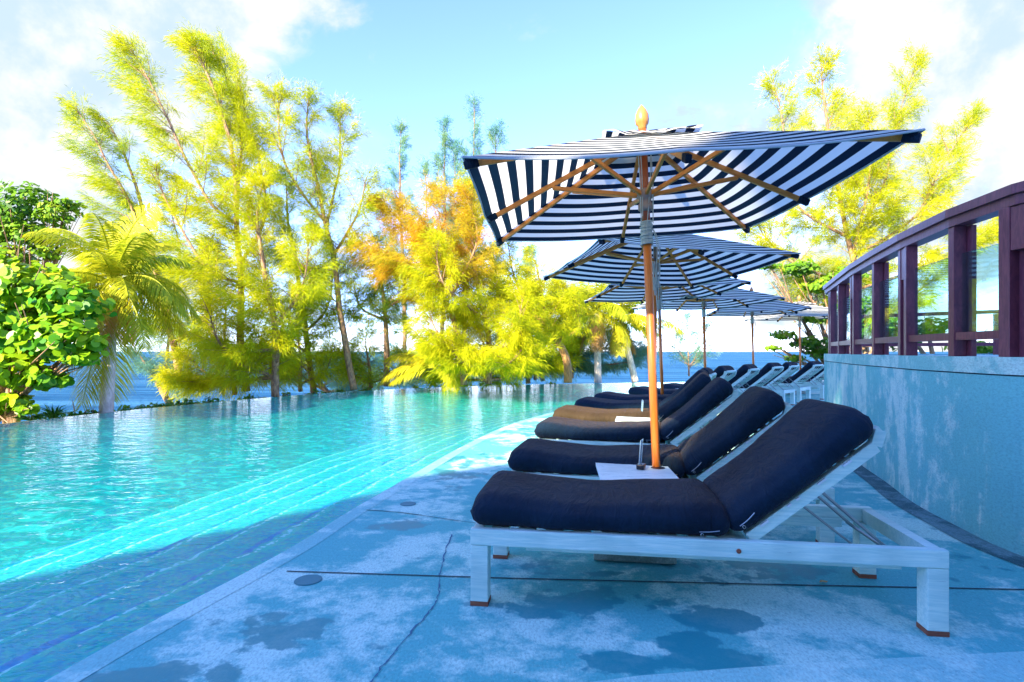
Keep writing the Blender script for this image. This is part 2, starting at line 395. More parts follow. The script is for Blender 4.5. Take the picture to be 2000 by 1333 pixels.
def ribbon(pts, wdt, z, mat, name, rnd=0.0):
    rg = random.Random(5); m = MB(); L = []; Rr = []
    P = [Vector(p) for p in pts]; N = normals2(P)
    for p, q in zip(P, N):
        ww = wdt * (1 + rnd * rg.uniform(-1, 1)); L.append(Vector((p.x, p.y, z)) + q * ww / 2); Rr.append(Vector((p.x, p.y, z)) - q * ww / 2)
    k = len(P); m.poly(L + Rr, [(i, i + 1, k + i + 1, k + i) for i in range(k - 1)])
    return tag(m.build(name, mat), kind='structure')
ribbon([G(560, 1117), G(1000, 1131), G(1500, 1143), G(2000, 1153), G(2600, 1164)], .012, .004, JOINT, 'deck_joint')
ribbon(catmull([G(716, 997), G(790, 1003), G(900, 1019), G(1010, 1033), G(1200, 1060)], 8), .008, .004, JOINT, 'deck_joint', .5)
rg = random.Random(3)
ck = catmull([G(883, 1045), G(868, 1085), G(858, 1130), G(856, 1165), G(838, 1195), G(800, 1240), G(770, 1275), G(740, 1310), G(715, 1350)], 8)
ribbon([p + Vector((rg.uniform(-.006, .006), 0, 0)) for p in ck], .006, .004, simple('crack', (.05, .16, .26), .9), 'deck_crack', .7)
sl = MB()
fr = [G(1130, 1342), G(1250, 1326), G(1450, 1310), G(1700, 1294), G(2000, 1278), G(2600, 1252)]
k = len(fr)
top = [Vector((p.x, p.y, .012)) for p in fr]; near = [Vector((p.x, .4, .012)) for p in fr]; low = [Vector((p.x, p.y + .004, .001)) for p in fr]
sl.poly(top + near + low, [(i, i + 1, k + i + 1, k + i) for i in range(k - 1)] + [(i, i + 1, 2 * k + i + 1, 2 * k + i) for i in range(k - 1)])
tag(sl.build('pale_slab', SLAB), kind='structure')

# terrain beyond the pool edge
INFa = np.array([(p.x, p.y) for p in INF]); INNa = np.array([(q.x, q.y) for q in INN])
def out_dist(x, y):
    d = (INFa[:, 0] - x) ** 2 + (INFa[:, 1] - y) ** 2; i = int(d.argmin())
    v = np.array([x, y]) - INFa[i]; s = v @ INNa[i]
    return math.copysign(math.sqrt(d[i]), s)
SEA_Z = -6.0
def terr(x, y):
    if y < -5: return -8
    d = out_dist(x, y)
    if d < .05: return -3.0
    return -.75 - .17 * d + .18 * noise.noise(Vector((x * .3, y * .3, 0))) 
gx = np.linspace(-60, 60, 100); gy = np.linspace(-6, 75, 70)
tv = [(x, y, terr(x, y)) for y in gy for x in gx]
tf = [(j * 100 + i, j * 100 + i + 1, (j + 1) * 100 + i + 1, (j + 1) * 100 + i) for j in range(69) for i in range(99)]
def terr_mat():
    m, n = newmat('scrub_ground'); co = objco(n)
    c = mixc(n, smooth(n, nz(n, co, 1.2, 6), .4, .6), (.10, .16, .03, 1), (.24, .24, .06, 1))
    finish(n, principled(n, Base_Color=c, Roughness=.95, Normal=bump(n, nz(n, co, 6, 5), .8, .1))); return m
to = mesh_np('hillside', tv, tf, terr_mat(), None, None, True); tag(to, kind='structure')
def sea_mat():
    m, n = newmat('sea_water'); co = objco(n)
    v = vmul(n, co, (.5, 1.6, 1))
    h = mth(n, 'ADD', nz(n, v, .55, 7, .65, .5), mth(n, 'MULTIPLY', nz(n, vmul(n, co, (.05, .14, 1)), .5, 5), 2.0))
    c = mixc(n, smooth(n, nz(n, vmul(n, co, (.02, .2, 1)), .8, 6, .6), .4, .62), (.012, .085, .18, 1), (.05, .18, .30, 1))
    finish(n, principled(n, Base_Color=c, Roughness=.6, IOR=1.33, Specular_IOR_Level=.03, Normal=bump(n, h, 1.0, .9))); return m
sm = MB(); sm.poly([(-30000, -200, SEA_Z), (30000, -200, SEA_Z), (30000, 40000, SEA_Z), (-30000, 40000, SEA_Z)], [(0, 1, 2, 3)])
tag(sm.build('sea', sea_mat()), kind='structure')
for o in col.objects:
    if o.type == 'MESH' and o.name in ('sea', 'deck', 'pale_slab', 'gutter', 'upper_terrace') and o.data.polygons[0].normal.z < 0: o.data.flip_normals()

# ------------------------------------------------------------------ unseen blocker added behind the camera, outline cut to shade the near deck
hb = thing('shade_blocker', 'unseen pale blocker added behind the viewpoint to shade the near deck', 'blocker', (0, -13, 0))
YB = -13.0
def blocker_panel(x0, x1, z0, z1, nm='wall'):  # each 'wall' part is a panel of the unseen blocker
    MB().box(((x0 + x1) / 2, 0, (z0 + z1) / 2), (x1 - x0, .1, z1 - z0)).build(nm, PALEB, hb)
# shadow projector: scene point P -> (X-.75*(Y-YB), Z+(Y-YB)*k)
kz = math.tan(SUN_EL) / .8
def S(x, y, z): return (x - .75 * (y - YB), z + (y - YB) * kz)
g0 = S(0, 6.3, 0)[1]      # lower blocker edge, shade ends near y=6.3 on the deck
u1x = S(.9, 3.76, 0)[0]; u1z = S(.9, 3.76, 2.0)[1]
blocker_outline = MB(); pf = [(-60, -8), (-11.70, -8), (-11.70, 12.75), (-14.5, 12.75), (-15.5, 11.6), (-17.2, 10.3), (-60, 9.6)]  # blocker outline sloped to let sun onto the left of the pool
blocker_outline.poly([(x, -.05, z) for x, z in pf] + [(x, .05, z) for x, z in pf], [tuple(range(7)), tuple(range(7, 14))] + [(i, (i + 1) % 7, 7 + (i + 1) % 7, 7 + i) for i in range(7)])
blocker_outline.build('wall', PALEB, hb)  # 'wall' here is the sloped part of the unseen blocker
blocker_panel(-11.70, -11.50, -8, 11.6)      # slot left open so sun reaches the nearest pole
blocker_panel(-11.50, -10.95, -8, 12.75)
blocker_panel(-10.95, 24, -8, 21.3)
blocker_panel(-15.9, -10.95, 14.4, 21.3)

# ------------------------------------------------------------------ loungers
def cushion(L, W, T, seed, foot=True):
    """lofted pillow along x from 0..L, bottom at z=0"""
    rgn = random.Random(seed); m = MB(); n = 30; st = 34; r = T * .48
    for i in range(st + 1):
        u = i / st
        x = L * (u - .06 * math.sin(2 * math.pi * u) / 1.0)
        e = min(x, L - x); e = max(e, 0)
        sh = 1 - math.sqrt(max(0, 1 - ((r - e) / r) ** 2)) if e < r else 0
        tt = T * (1 + .10 * math.cos(2 * math.pi * (x / L)) * .6 + .05 * noise.noise(Vector((x * 4, seed, 0))))
        if foot: tt *= 1 + .12 * math.exp(-((x - .14) / .13) ** 2) - .05 * math.exp(-((x - .5) / .2) ** 2)
        else: tt *= .86 + .26 * min(1, x / L * 1.25) 
        hw, hh = W / 2 - sh * r * .85, max(.006, tt / 2 - sh * tt * .47)
        for k in range(n):
            a = 2 * math.pi * k / n; ca, sa = math.cos(a), math.sin(a)
            q = .34
            y = hw * math.copysign(abs(ca) ** q, ca) if abs(ca) > 1e-6 else 0
            z = hh * math.copysign(abs(sa) ** (.72), sa) if abs(sa) > 1e-6 else 0
            lump = 1 + .05 * noise.noise(Vector((x * 5, y * 5, seed + z * 4)))
            edge_dip = -.012 * max(0, 1 - abs(abs(ca) - .8) * 4)
            wr = .014 * noise.noise(Vector((x * 17, a * 1.4, seed * 3.1))) * (1 if abs(sa) < .9 else .35)
            m.v.append((x, y * lump + math.copysign(wr, y), tt / 2 + z * lump + (edge_dip if sa > 0 else 0)))
    for i in range(st):
        for k in range(n): m.f.append((i * n + k, i * n + (k + 1) % n, (i + 1) * n + (k + 1) % n, (i + 1) * n + k))
    m.f.append(tuple(range(n))[::-1]); m.f.append(tuple(st * n + k for k in range(n)))
    return m
HL, HW, RT = 1.07, .36, .378
BA = R(39)
def make_lounger():
    t = thing('sun_lounger', '', 'sun lounger', group='sun loungers in a curved row along the pool')
    f = MB()
    for s in (-1, 1):
        f.box((0, s * (HW - .0225), RT - .04), (2 * HL, .045, .08), bev=.006)
        f.box((.05, s * (HW - .057), RT - .085), (1.7, .022, .045))
        for i in range(7): f.tube([(.35 + i * .09, s * (HW - .070), RT - .085), (.35 + i * .09, s * (HW - .072), RT - .085)], .006, 6)
    f.box((-HL + .03, 0, RT - .042), (.055, 2 * HW - .092, .07), bev=.004)
    f.box((HL - .03, 0, RT - .042), (.055, 2 * HW - .092, .07), bev=.004)
    f.box((.24, 0, RT - .055), (.05, 2 * HW - .14, .04))
    f.build('frame', WW, t)
    sl = MB()
    for i in range(9): sl.box((-.93 + i * .135, 0, RT - .012), (.085, 2 * HW - .094, .018))
    sl.build('seat_slats', WW, t)
    for sx in (-1, 1):
        for sy in (-1, 1):
            lg = MB().box((sx * (HL - .044), sy * (HW - .044), (RT - .081 + .022) / 2 + .0), (.086, .086, RT - .081 - .022), bev=.004).build('leg', WW, t)
            MB().box((sx * (HL - .044), sy * (HW - .044), .0115), (.088, .088, .021)).build('foot_cap', RUST, lg)
    rot = Matrix.Rotation(-BA, 3, 'Y'); piv = Vector((.25, 0, RT - .005)); ux = rot @ Vector((1, 0, 0)); uz = rot @ Vector((0, 0, 1))
    b = MB(); BL = .77
    for s in (-1, 1):
        b.bar(piv + Vector((0, s * (HW - .075), 0)) , piv + ux * (BL - .06) + Vector((0, s * (HW - .075), 0)), .045, .055, uz, .005)
        b.bar(piv + ux * (BL - .062) + Vector((0, s * (HW - .075), 0)), piv + ux * BL + uz * .045 + Vector((0, s * (HW - .075), 0)), .044, .05, uz, .005)
    b.bar(piv + ux * (BL - .01) + uz * .035 + Vector((0, -HW + .099, 0)), piv + ux * (BL - .01) + uz * .035 + Vector((0, HW - .099, 0)), .05, .03, uz)
    b.bar(piv + ux * .03 + Vector((0, -HW + .099, 0)), piv + ux * .03 + Vector((0, HW - .099, 0)), .05, .03, uz)
    b.build('backrest_frame', WW, t)
    s2 = MB()
    for i in range(5):
        p = piv + ux * (.13 + i * .125) + uz * .006
        s2.bar(p + Vector((0, -HW + .099, 0)), p + Vector((0, HW - .099, 0)), .028, .014, uz)
    for s in (-.14, .0, .14): s2.bar(piv + ux * .055 + uz * -.006 + Vector((0, s, 0)), piv + ux * (BL - .04) - uz * .006 + Vector((0, s, 0)), .014, .008, uz)
    s2.build('backrest_slats', WW, t)
    for i, u in enumerate((.10, .24, .29, .42, .56)):
        MB().box(piv + ux * u + uz * .020, (.045 if i not in (1, 2) else .022, 2 * HW - .085, .010), rot).build('strap', STRAP, t)
    for s in (-1, 1):
        MB().tube([piv + ux * .42 + Vector((0, s * .2, -.03)), (.92, s * .2, RT - .075)], .0075, 8).build('support_rod', METAL, t)
    MB().tube([piv + ux * .30 + Vector((0, -.21, -.02)), piv + ux * .30 + Vector((0, .21, -.02))], .008, 8).tube([piv + ux * .30 + Vector((0, -.1, -.02)), (.78, -.1, RT - .07)], .006, 8).tube([(.92, -.28, RT - .075), (.92, .28, RT - .075)], .008, 8).build('support_bar', METAL, t)
    for s in (-1, 1):
        MB().lathe([(.011, 0), (.011, .004), (.006, .006)], 12).build('bolt', RUST, t)
        bo = KIDS[t.name][-1]; bo.location = (.19, s * (HW + .0), RT - .045); bo.rotation_euler = (R(90) * (1 if s < 0 else -1), 0, 0)
    seat = cushion(1.26, .71, .150, 2.0).build('seat_cushion', NAVY, t, True); seat.location = (-1.085, 0, RT - .010)
    back = cushion(.82, .69, .155, 5.0, False).build('back_cushion', NAVY, t, True)
    back.location = piv + uz * .028 - ux * .045; back.rotation_euler = (0, -BA, 0)
    def zipm(parent, x, z, L=.09):
        vs = [v.co for v in parent.data.vertices]
        def sy(xx, zz):
            c = sorted(((v.x - xx) ** 2 + (v.z - zz) ** 2 * 2, v.y) for v in vs if v.y < -.1)[:2]; return min(q[1] for q in c) - .004
        z1 = MB(); z1.tube(catmull([(x, sy(x, z), z), (x + L * .5, sy(x + L * .5, z), z + .001), (x + L, sy(x + L, z + .01), z + .010)], 5), .0024, 6); z1.build('zip', METAL, parent)
        z2 = MB(); z2.tube([(x + .006 * math.cos(a) + .012, sy(x, z) - .006, z - .012 + .008 * math.sin(a)) for a in np.linspace(0, 2 * math.pi, 11)], .0016, 5); z2.build('zip_pull', METAL, parent)
    zipm(seat, 1.10, .045); zipm(back, .05, .06)
    return t
proto = make_lounger()
def yawdir(a): return Vector((math.cos(a), math.sin(a), 0)), Vector((-math.sin(a), math.cos(a), 0))
LS = [(-.157, 2.764, -8.2, 'nearest navy cushioned lounger, its whole white frame in view beside the first table'),
      (.015, 4.03, -12.5, 'second navy lounger, just behind the first table and the nearest parasol pole'),
      (.27, 5.58, -15.5, 'third navy lounger, its near frame rail showing whole behind the nearest parasol pole'),
      (.55, 6.93, -18, 'fourth lounger, the only one with its navy seat coloured sunlit tan, behind the second table'),
      (.97, 8.3, -22, 'fifth lounger, navy, between the one with its seat coloured sunlit tan and the small far table'),
      (1.42, 9.45, -26, 'sixth lounger, navy, just past the small far table at the third parasol pole'),
      (2.35, 11.1, -38, 'seventh lounger, its short navy foot end set apart near the far pool rim'),
      (3.31, 12.3, -40, 'lounger beyond the seventh, its slatted back lying below the fourth parasol pole'),
      (4.63, 14.0, -45, 'far lounger with slatted back just left of the fifth parasol pole'),
      (5.5, 14.95, -46, 'far lounger with slatted back just right of the fifth parasol pole'),
      (6.75, 16.1, -50, 'far lounger with slatted back against the sixth parasol pole near the wall'),
      (7.75, 17.0, -52, 'farthest lounger, mostly hidden behind the end of the concrete wall')]
for i, (x, y, a, lab) in enumerate(LS):
    o = proto if i == 0 else copy_tree(proto)
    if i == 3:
        sc_ = [c for c in KIDS[o.name] if c.name.startswith('seat_cushion')][0]; sc_.data = sc_.data.copy(); sc_.data.materials[0] = NAVY_LIT; sc_['label'] = 'navy seat cushion coloured sunlit tan'
    d, p = yawdir(R(a)); o.location = Vector((x, y, 0)) + d * 1.025 + p * .333; o.rotation_euler = (0, 0, R(a)); o['label'] = lab

# ------------------------------------------------------------------ parasols
HA, ZR, AP = 1.09, 2.245, .515
def canopy_mesh(ha, z0, z1, sag, hem=.035, flare=0.0, wr=0.0, seed=0):
    """four striped panels; band = distance from centre along the panel"""
    V = []; band = []; Fc = []; nr, nc = 22, 24
    for q in range(4):
        ca, sa = math.cos(q * math.pi / 2), math.sin(q * math.pi / 2); b = len(V)
        for i in range(nr + 1):
            r = i / nr
            for j in range(nc + 1):
                s = -1 + 2 * j / nc
                x = ha * r; y = ha * r * s
                rib = min(abs(s), 1 - abs(s)) * 2          # 0 on a rib, 1 midway
                z = z1 + (z0 - z1) * r - sag * math.sin(math.pi * min(1, rib / 1.0) / 2) * r * (1 - r * .35) 
                z += .03 * (abs(s) ** 2) * r - .02 * r       # corners lift a little
                x -= .014 * (math.sin(math.pi * rib / 2)) * (r ** 6)
                if wr: z += wr * noise.noise(Vector((x * 9, y * 9, seed + q))) + wr * .8 * math.sin(s * 9 + q) * r
                V.append((x * ca - y * sa, x * sa + y * ca, z)); band.append(ha * r + .049 - (ha + .049) % .098 + .049 * 0)
        for i in range(nr):
            for j in range(nc):
                Fc.append((b + i * (nc + 1) + j, b + (i + 1) * (nc + 1) + j, b + (i + 1) * (nc + 1) + j + 1, b + i * (nc + 1) + j + 1))
    return V, Fc, band
def make_parasol():
    t = thing('parasol', '', 'parasol', group='striped parasols along the loungers')
    MB().box((-.2, -.13, .034), (.48, .80, .066), bev=.008).build('base', BASEC, t)
    MB().tube([(0, 0, .06), (0, 0, 1.0), (0, 0, 2.0)], .0275, 20).build('pole', POLEW, t, True)
    MB().tube([(0, 0, 2.001), (0, 0, 2.74)], .027, 20).build('upper_pole', POLED, t, True)
    fi = MB().lathe([(.02, 2.735), (.030, 2.745), (.030, 2.762), (.042, 2.775), (.047, 2.80), (.043, 2.84), (.030, 2.87), (.013, 2.895), (.003, 2.905)], 20).build('finial', FINIAL, t, True)
    V, Fc, band = canopy_mesh(HA, ZR, ZR + AP - .04, .016)
    cn = mesh_np('canopy', V, Fc, CANOPY, t, {'band': band}, True)
    V, Fc, band = canopy_mesh(.31, ZR + AP - .135, ZR + AP - .03, .0, wr=.012, seed=3)
    mesh_np('vent_cap', V, Fc, CANOPY, cn, {'band': [b + .03 for b in band]}, True)
    h = MB()
    for q in range(4):
        ca, sa = math.cos(q * math.pi / 2), math.sin(q * math.pi / 2); pts = []
        for j in range(25):
            s = -1 + 2 * j / 24; rib = min(abs(s), 1 - abs(s)) * 2
            x = HA - .014 * math.sin(math.pi * rib / 2); y = HA * s
            z = ZR - .016 * math.sin(math.pi * rib / 2) * .65 + .03 * s * s - .02
            pts.append((x * ca - y * sa, x * sa + y * ca, z))
        h.tube(pts, .006, 6)
    h.build('hem', HEM, cn)
    hub = MB().lathe([(.034, 2.19), (.05, 2.20), (.05, 2.235), (.040, 2.245), (.040, 2.27), (.058, 2.285), (.058, 2.325), (.040, 2.34)], 16).build('hub', simple('dusty_wood_hub', (.34, .25, .20), .7), t, True)
    for q in range(8):
        a = q * math.pi / 4; L = HA * (math.sqrt(2) if q % 2 else 1)
        d = Vector((math.cos(a), math.sin(a), 0)); zt = ZR + AP - .085; ze = ZR + (.01 if q % 2 else -.02) - .030
        A = d * .05 + Vector((0, 0, zt)); B = d * (L - .035) + Vector((0, 0, ze))
        rb = MB().bar(A, B, .022, .032, bev=.003).build('rib', RIBW, t)
        MB().bar(B - (B - A).normalized() * .055, B + (B - A).normalized() * .02, .034, .042, bev=.006).build('rib_pocket', NAVY, rb)
        M = A.lerp(B, .56 if q % 2 == 0 else .40) + Vector((0, 0, -.026)); hb_ = d * .045 + Vector((0, 0, 2.30)); sd = Vector((-d.y, d.x, 0)) * .0
        MB().bar(hb_, M, .020, .028, bev=.003).tube([M + Vector((-d.y, d.x, 0)) * -.018, M + Vector((-d.y, d.x, 0)) * .018], .008, 8).build('strut', RIBW, t)
    r = MB(); pts = []
    for i in range(14 * 12):
        a = i / 12 * 2 * math.pi; z = 1.965 + .155 * i / 168
        rr = .036 + .004 * math.sin(i * .31); pts.append((rr * math.cos(a), rr * math.sin(a), z))
    r.tube(pts, .0065, 5)
    r.build('rope_coil', ROPE, t)
    c = MB()
    for (x0, y0, x1, y1, z0, z1) in ((-.045, -.03, -.04, -.035, 2.68, 2.12), (-.03, -.045, -.03, -.04, 2.68, 2.15), (.04, -.04, .035, -.05, 2.66, 2.10), (.05, -.02, -.01, -.055, 2.66, 2.05), (.05, .0, .04, -.035, 2.5, 2.16)):
        c.tube(catmull([(x0, y0, z0), ((x0 + x1) / 2 + .006, (y0 + y1) / 2, (z0 + z1) / 2), (x1, y1, z1)], 6), .0032, 5)
    for k in range(2):
        x = .045 + .012 * k; c.tube(catmull([(.035, -.03, 2.07), (x + .012, -.035, 1.95), (x, -.03, 1.75 - .12 * k), (x - .014, -.035, 1.62 - .1 * k), (x - .018, -.03, 1.85)], 6), .003, 5)
    c.build('pull_cord', ROPE, t)
    return t
um = make_parasol()
US = [(.899, 3.759, -2.7, .6, -2.5, 'nearest navy and white striped parasol, its orange pole rising through the nearest table'),
      (1.70, 6.62, 11, -2.5, 1.4, 'second striped parasol, seen under the rim of the nearest one'),
      (2.50, 9.5, 2.4, -1.2, -1.6, 'third striped parasol, its brown pole standing beside the small far table'),
      (4.00, 11.65, 14, -1, -1, 'fourth striped parasol, low behind the third, pole over the sixth lounger back'),
      (6.15, 14.3, -12, 0, -1.5, 'fifth striped parasol, its red brown pole before the open sea'),
      (8.45, 16.4, 8, 0, -1, 'sixth striped parasol, cream in the sun, farthest and cut by the railing end')]
from mathutils import Euler
for i, (x, y, yaw, tx, ty, lab) in enumerate(US):
    o = um if i == 0 else copy_tree(um)
    M = Matrix.Rotation(R(ty), 3, 'Y') @ Matrix.Rotation(R(tx), 3, 'X') @ Matrix.Rotation(R(yaw), 3, 'Z')
    base = Vector((x, y, ZR)) - M @ Vector((0, 0, ZR)); base.z = .006
    o.location = base; o.rotation_euler = M.to_euler(); o['label'] = lab
    for ch in KIDS[o.name]:
        if ch.name.startswith('base'): ch.matrix_local = Matrix.Identity(4); ch.rotation_euler = (M.inverted() @ Matrix.Rotation(R(LS[min(11, 2 * i)][2]), 3, 'Z')).to_euler()
# white tie straps hanging from two canopies
def strap(p, L, lab):
    m = MB(); m.tube(catmull([(0, 0, 0), (.008, 0, -L * .15), (.0, 0, -L * .5), (.006, 0, -L)], 6), .006, 6)
    o = m.build('tie_strap', STRAP); o.location = p; tag(o, lab, 'strap', 'white straps hanging from the canopies')
    return o
um1, um2 = [o for o in col.objects if o.name.split('.')[0] == 'parasol'][:2]

# ------------------------------------------------------------------ side tables with markers
def make_table():
    t = thing('side_table', '', 'side table', group='white side tables between loungers')
    m = MB()
    for i in range(6): m.box((0, -.29 + .0483 + i * .0967 , .461), (.48, .0945, .022), bev=.002)
    m.build('tabletop', TABLEW, t)
    MB().lathe([(.046, .4725), (.046, .4745), (.030, .4748)], 24).build('hole_ring', BLACKP, t).location = (.165, .08, 0)
    for sx in (-1, 1): MB().box((sx * .2, 0, .255), (.03, .40, .385)).build('leg', WW, t)
    MB().box((0, 0, .44), (.36, .5, .018)).build('brace', WW, t)
    return t
tb = make_table()
TS = [(.805, 3.665, -5, 'nearest white side table, around the orange pole of the nearest parasol'),
      (1.47, 6.56, -13, 'second white side table, between the third lounger and the tan one'),
      (2.33, 9.35, -22, 'small far white side table, beside the third parasol pole'),
      (3.75, 11.7, -38, 'hidden white side table, at the fourth parasol pole')]
for i, (x, y, a, lab) in enumerate(TS):
    o = tb if i == 0 else copy_tree(tb); o.location = (x, y, 0); o.rotation_euler = (0, 0, R(a)); o['label'] = lab
ACR, n = newmat('clear_acrylic')
finish(n, node(n, 'ShaderNodeMixShader', {0: .4, 1: node(n, 'ShaderNodeBsdfTransparent', {'Color': (.78, .9, .95, 1)}).outputs[0], 2: principled(n, Base_Color=(.45, .68, .85, 1), Roughness=.1)}).outputs[0])
for i, (x, y, rz, lab) in enumerate(((.853, 3.69, 66, 'clear upright card holder with black foot on the nearest table'), (1.575, 6.75, 88, 'clear upright card holder with black foot on the second table'))):
    t = thing('card_holder', lab, 'card holder', (x, y, .473), R(rz), 'card holders on the tables')
    MB().box((0, 0, .018), (.075, .05, .032), bev=.006).build('foot', BLACKP, t)
    MB().box((0, 0, .115), (.085, .005, .158), Matrix.Rotation(R(4), 3, 'X')).build('panel', ACR, t)

# ------------------------------------------------------------------ retaining wall and railing
WTOP = 1.215
wl = catmull([(4.6, .2, 0), (3.75, 1.4, 0), (3.30, 2.4, 0), (3.11, 3.39, 0), (3.18, 4.0, 0), (3.31, 4.6, 0), (3.56, 5.3, 0), (3.86, 6.2, 0), (4.22, 7.1, 0), (4.95, 8.85, 0)], 10)
wl = resample(wl, 60); WN = normals2(wl)       # left of travel = towards the loungers (-x)
def wall_strip(mb, P, N, o0, o1, z0, z1):
    k = len(P); a = [p + n_ * o0 for p, n_ in zip(P, N)]; b = [p + n_ * o1 for p, n_ in zip(P, N)]
    pts = [Vector((p.x, p.y, z)) for z in (z0, z1) for p in a] + [Vector((p.x, p.y, z)) for z in (z0, z1) for p in b]
    f = []
    for i in range(k - 1):
        f += [(i, i + 1, k + i + 1, k + i), (2 * k + i, 2 * k + i + 1, 3 * k + i + 1, 3 * k + i), (k + i, k + i + 1, 3 * k + i + 1, 3 * k + i), (i, i + 1, 2 * k + i + 1, 2 * k + i)]
    for i in (0, k - 1): f.append((i, k + i, 3 * k + i, 2 * k + i))
    mb.poly(pts, f)
rw = thing('retaining_wall', 'stained blue grey concrete wall curving away under the wooden railing', 'wall', (3.3, 4.5, 0))
def loc_build(mb, name, mat, parent, smooth=False):
    L = Vector(parent.location); mb.v = [tuple(Vector(v) - L) for v in mb.v]; return mb.build(name, mat, parent, smooth)
m = MB(); wall_strip(m, wl, WN, 0, -.35, -.3, 1.095); loc_build(m, 'wall_face', WALLC, rw)
m = MB(); wall_strip(m, wl, WN, -.012, -.34, 1.096, 1.104); loc_build(m, 'groove', JOINT, rw)
m = MB(); wall_strip(m, wl, WN, .003, -.35, 1.105, WTOP); loc_build(m, 'coping', CAPC, rw)
# return wall at the far end, going right
e = wl[-1]; m = MB(); rp = [e + Vector((.36, -.15, 0)), e + Vector((4.0, .8, 0))]; wall_strip(m, rp, normals2(rp), .0, -.3, -.3, WTOP - .003); loc_build(m, 'return_wall', WALLC, rw)
# gutter at its foot
g = MB(); gp = [p + n_ * .001 for p, n_ in zip(wl, WN)]
k = len(wl); g.poly([p + n_ * .17 + Vector((0, 0, .004)) for p, n_ in zip(wl, WN)] + [p + Vector((0, 0, .004)) for p in wl], [(i, i + 1, k + i + 1, k + i) for i in range(k - 1)])
tag(g.build('gutter', GUT), kind='structure')
# upper terrace floor
tf_ = MB(); pr = [Vector((p.x, p.y, WTOP - .02)) - n_ * .34 for p, n_ in zip(wl, WN)]; k = len(pr)
tf_.poly(pr + [Vector((14, p.y * 1.1 - .5, WTOP - .02)) for p in pr], [(i, i + 1, k + i + 1, k + i) for i in range(k - 1)])
tag(tf_.build('upper_terrace', CAPC), kind='structure')
rail = thing('railing', 'plum brown wooden railing with glass panels on top of the concrete wall', 'railing', (3.3, 4.5, WTOP))
def wall_at_px(px):
    best = None
    for i in range(len(wl) - 1):
        a, b = wl[i], wl[i + 1]
        fa = 1000 + F * a.x / max(a.y, .3) - px; fb = 1000 + F * b.x / max(b.y, .3) - px
        if fa * fb <= 0 and a.y > 2:
            t = fa / (fa - fb); return a.lerp(b, t), (b - a).normalized(), i + t
    return None
ZT = 2.285
hk = [wl[0], wl[8], wl[16]] + [wall_at_px(q)[0] for q in (1981, 1852, 1757, 1701, 1660)] + [wl[-1]]; HN = normals2(hk)
hr = MB(); wall_strip(hr, hk, HN, .02, -.15, ZT - .06, ZT); loc_build(hr, 'handrail', RAILW, rail)
hr = MB(); wall_strip(hr, hk, HN, -.005, -.12, ZT - .125, ZT - .062); loc_build(hr, 'under_rail', RAILW, rail)
posts = [1617, 1634, 1660, 1701, 1757, 1852, 1981]
info = [wall_at_px(p) for p in posts]
info += [(wl[int(q)], (wl[int(q) + 1] - wl[int(q)]).normalized(), q) for q in (16, 10, 4)]
glass, n = newmat('railing_glass')
fr_ = node(n, 'ShaderNodeFresnel', {'IOR': 1.45}).outputs[0]
finish(n, node(n, 'ShaderNodeMixShader', {0: mth(n, 'MINIMUM', mth(n, 'MULTIPLY', fr_, .6), .28), 1: node(n, 'ShaderNodeBsdfTransparent', {'Color': (.74, .95, .93, 1)}).outputs[0], 2: node(n, 'ShaderNodeBsdfGlossy', {'Roughness': .0, 'Color': (.95, 1, 1, 1)}).outputs[0]}).outputs[0])
gedge = simple('green_glass_edge', (.06, .30, .26), .15)
L0 = Vector(rail.location)
for i, (p, d, q) in enumerate(info):
    nrm = Vector((-d.y, d.x, 0)); dbl = i % 2 == 0
    rot = Matrix((d, nrm, Vector((0, 0, 1)))).transposed(); c = Vector((p.x, p.y, 0)) - nrm * .06
    m = MB()
    if dbl:
        for s in (-1, 1): m.box(c + d * s * .085 + Vector((0, 0, (WTOP + ZT - .126) / 2)), (.075, .085, ZT - .126 - WTOP), rot, .004)
        m.box(c + Vector((0, 0, ZT - .126 - .14)), (.09, .075, .27), rot)
        m.box(c - nrm * .03 + Vector((0, 0, WTOP + .40)), (.09, .02, .8), rot)
    else:
        m.box(c + Vector((0, 0, (WTOP + ZT - .126) / 2)), (.072, .085, ZT - .126 - WTOP), rot, .004)
        m.box(c - nrm * .062 + d * .0 + Vector((0, 0, (WTOP + ZT - .126) / 2)), (.16, .035, ZT - .13 - WTOP), rot, .003)
    loc_build(m, 'post', RAILW, rail)
order = sorted(info, key=lambda t: t[2])
dblset = {id(t): (i % 2 == 0) for i, t in enumerate(info)}
for A, B in zip(order, order[1:]):
    a, b = Vector((A[0].x, A[0].y, 0)) , Vector((B[0].x, B[0].y, 0)); d = (b - a).normalized(); nrm = Vector((-d.y, d.x, 0)); L = (b - a).length
    wa = .125 if dblset[id(A)] else .045; wb = .125 if dblset[id(B)] else .045
    if L < wa + wb + .02: continue
    a2 = a + d * wa - nrm * .06; b2 = b - d * wb - nrm * .06
    m = MB().bar(a2 + Vector((0, 0, WTOP + .145)), b2 + Vector((0, 0, WTOP + .145)), .075, .055); loc_build(m, 'bottom_rail', RAILW, rail)
    gm = MB().bar(a2 - nrm * .012 + Vector((0, 0, WTOP + .46)) - d * .02, b2 - nrm * .012 + Vector((0, 0, WTOP + .46)) + d * .02, .010, .57)
    go = loc_build(gm, 'glass_panel', [glass, gedge], rail)
    for pl in go.data.polygons:
        if abs(pl.normal.dot(nrm)) < .5: pl.material_index = 1
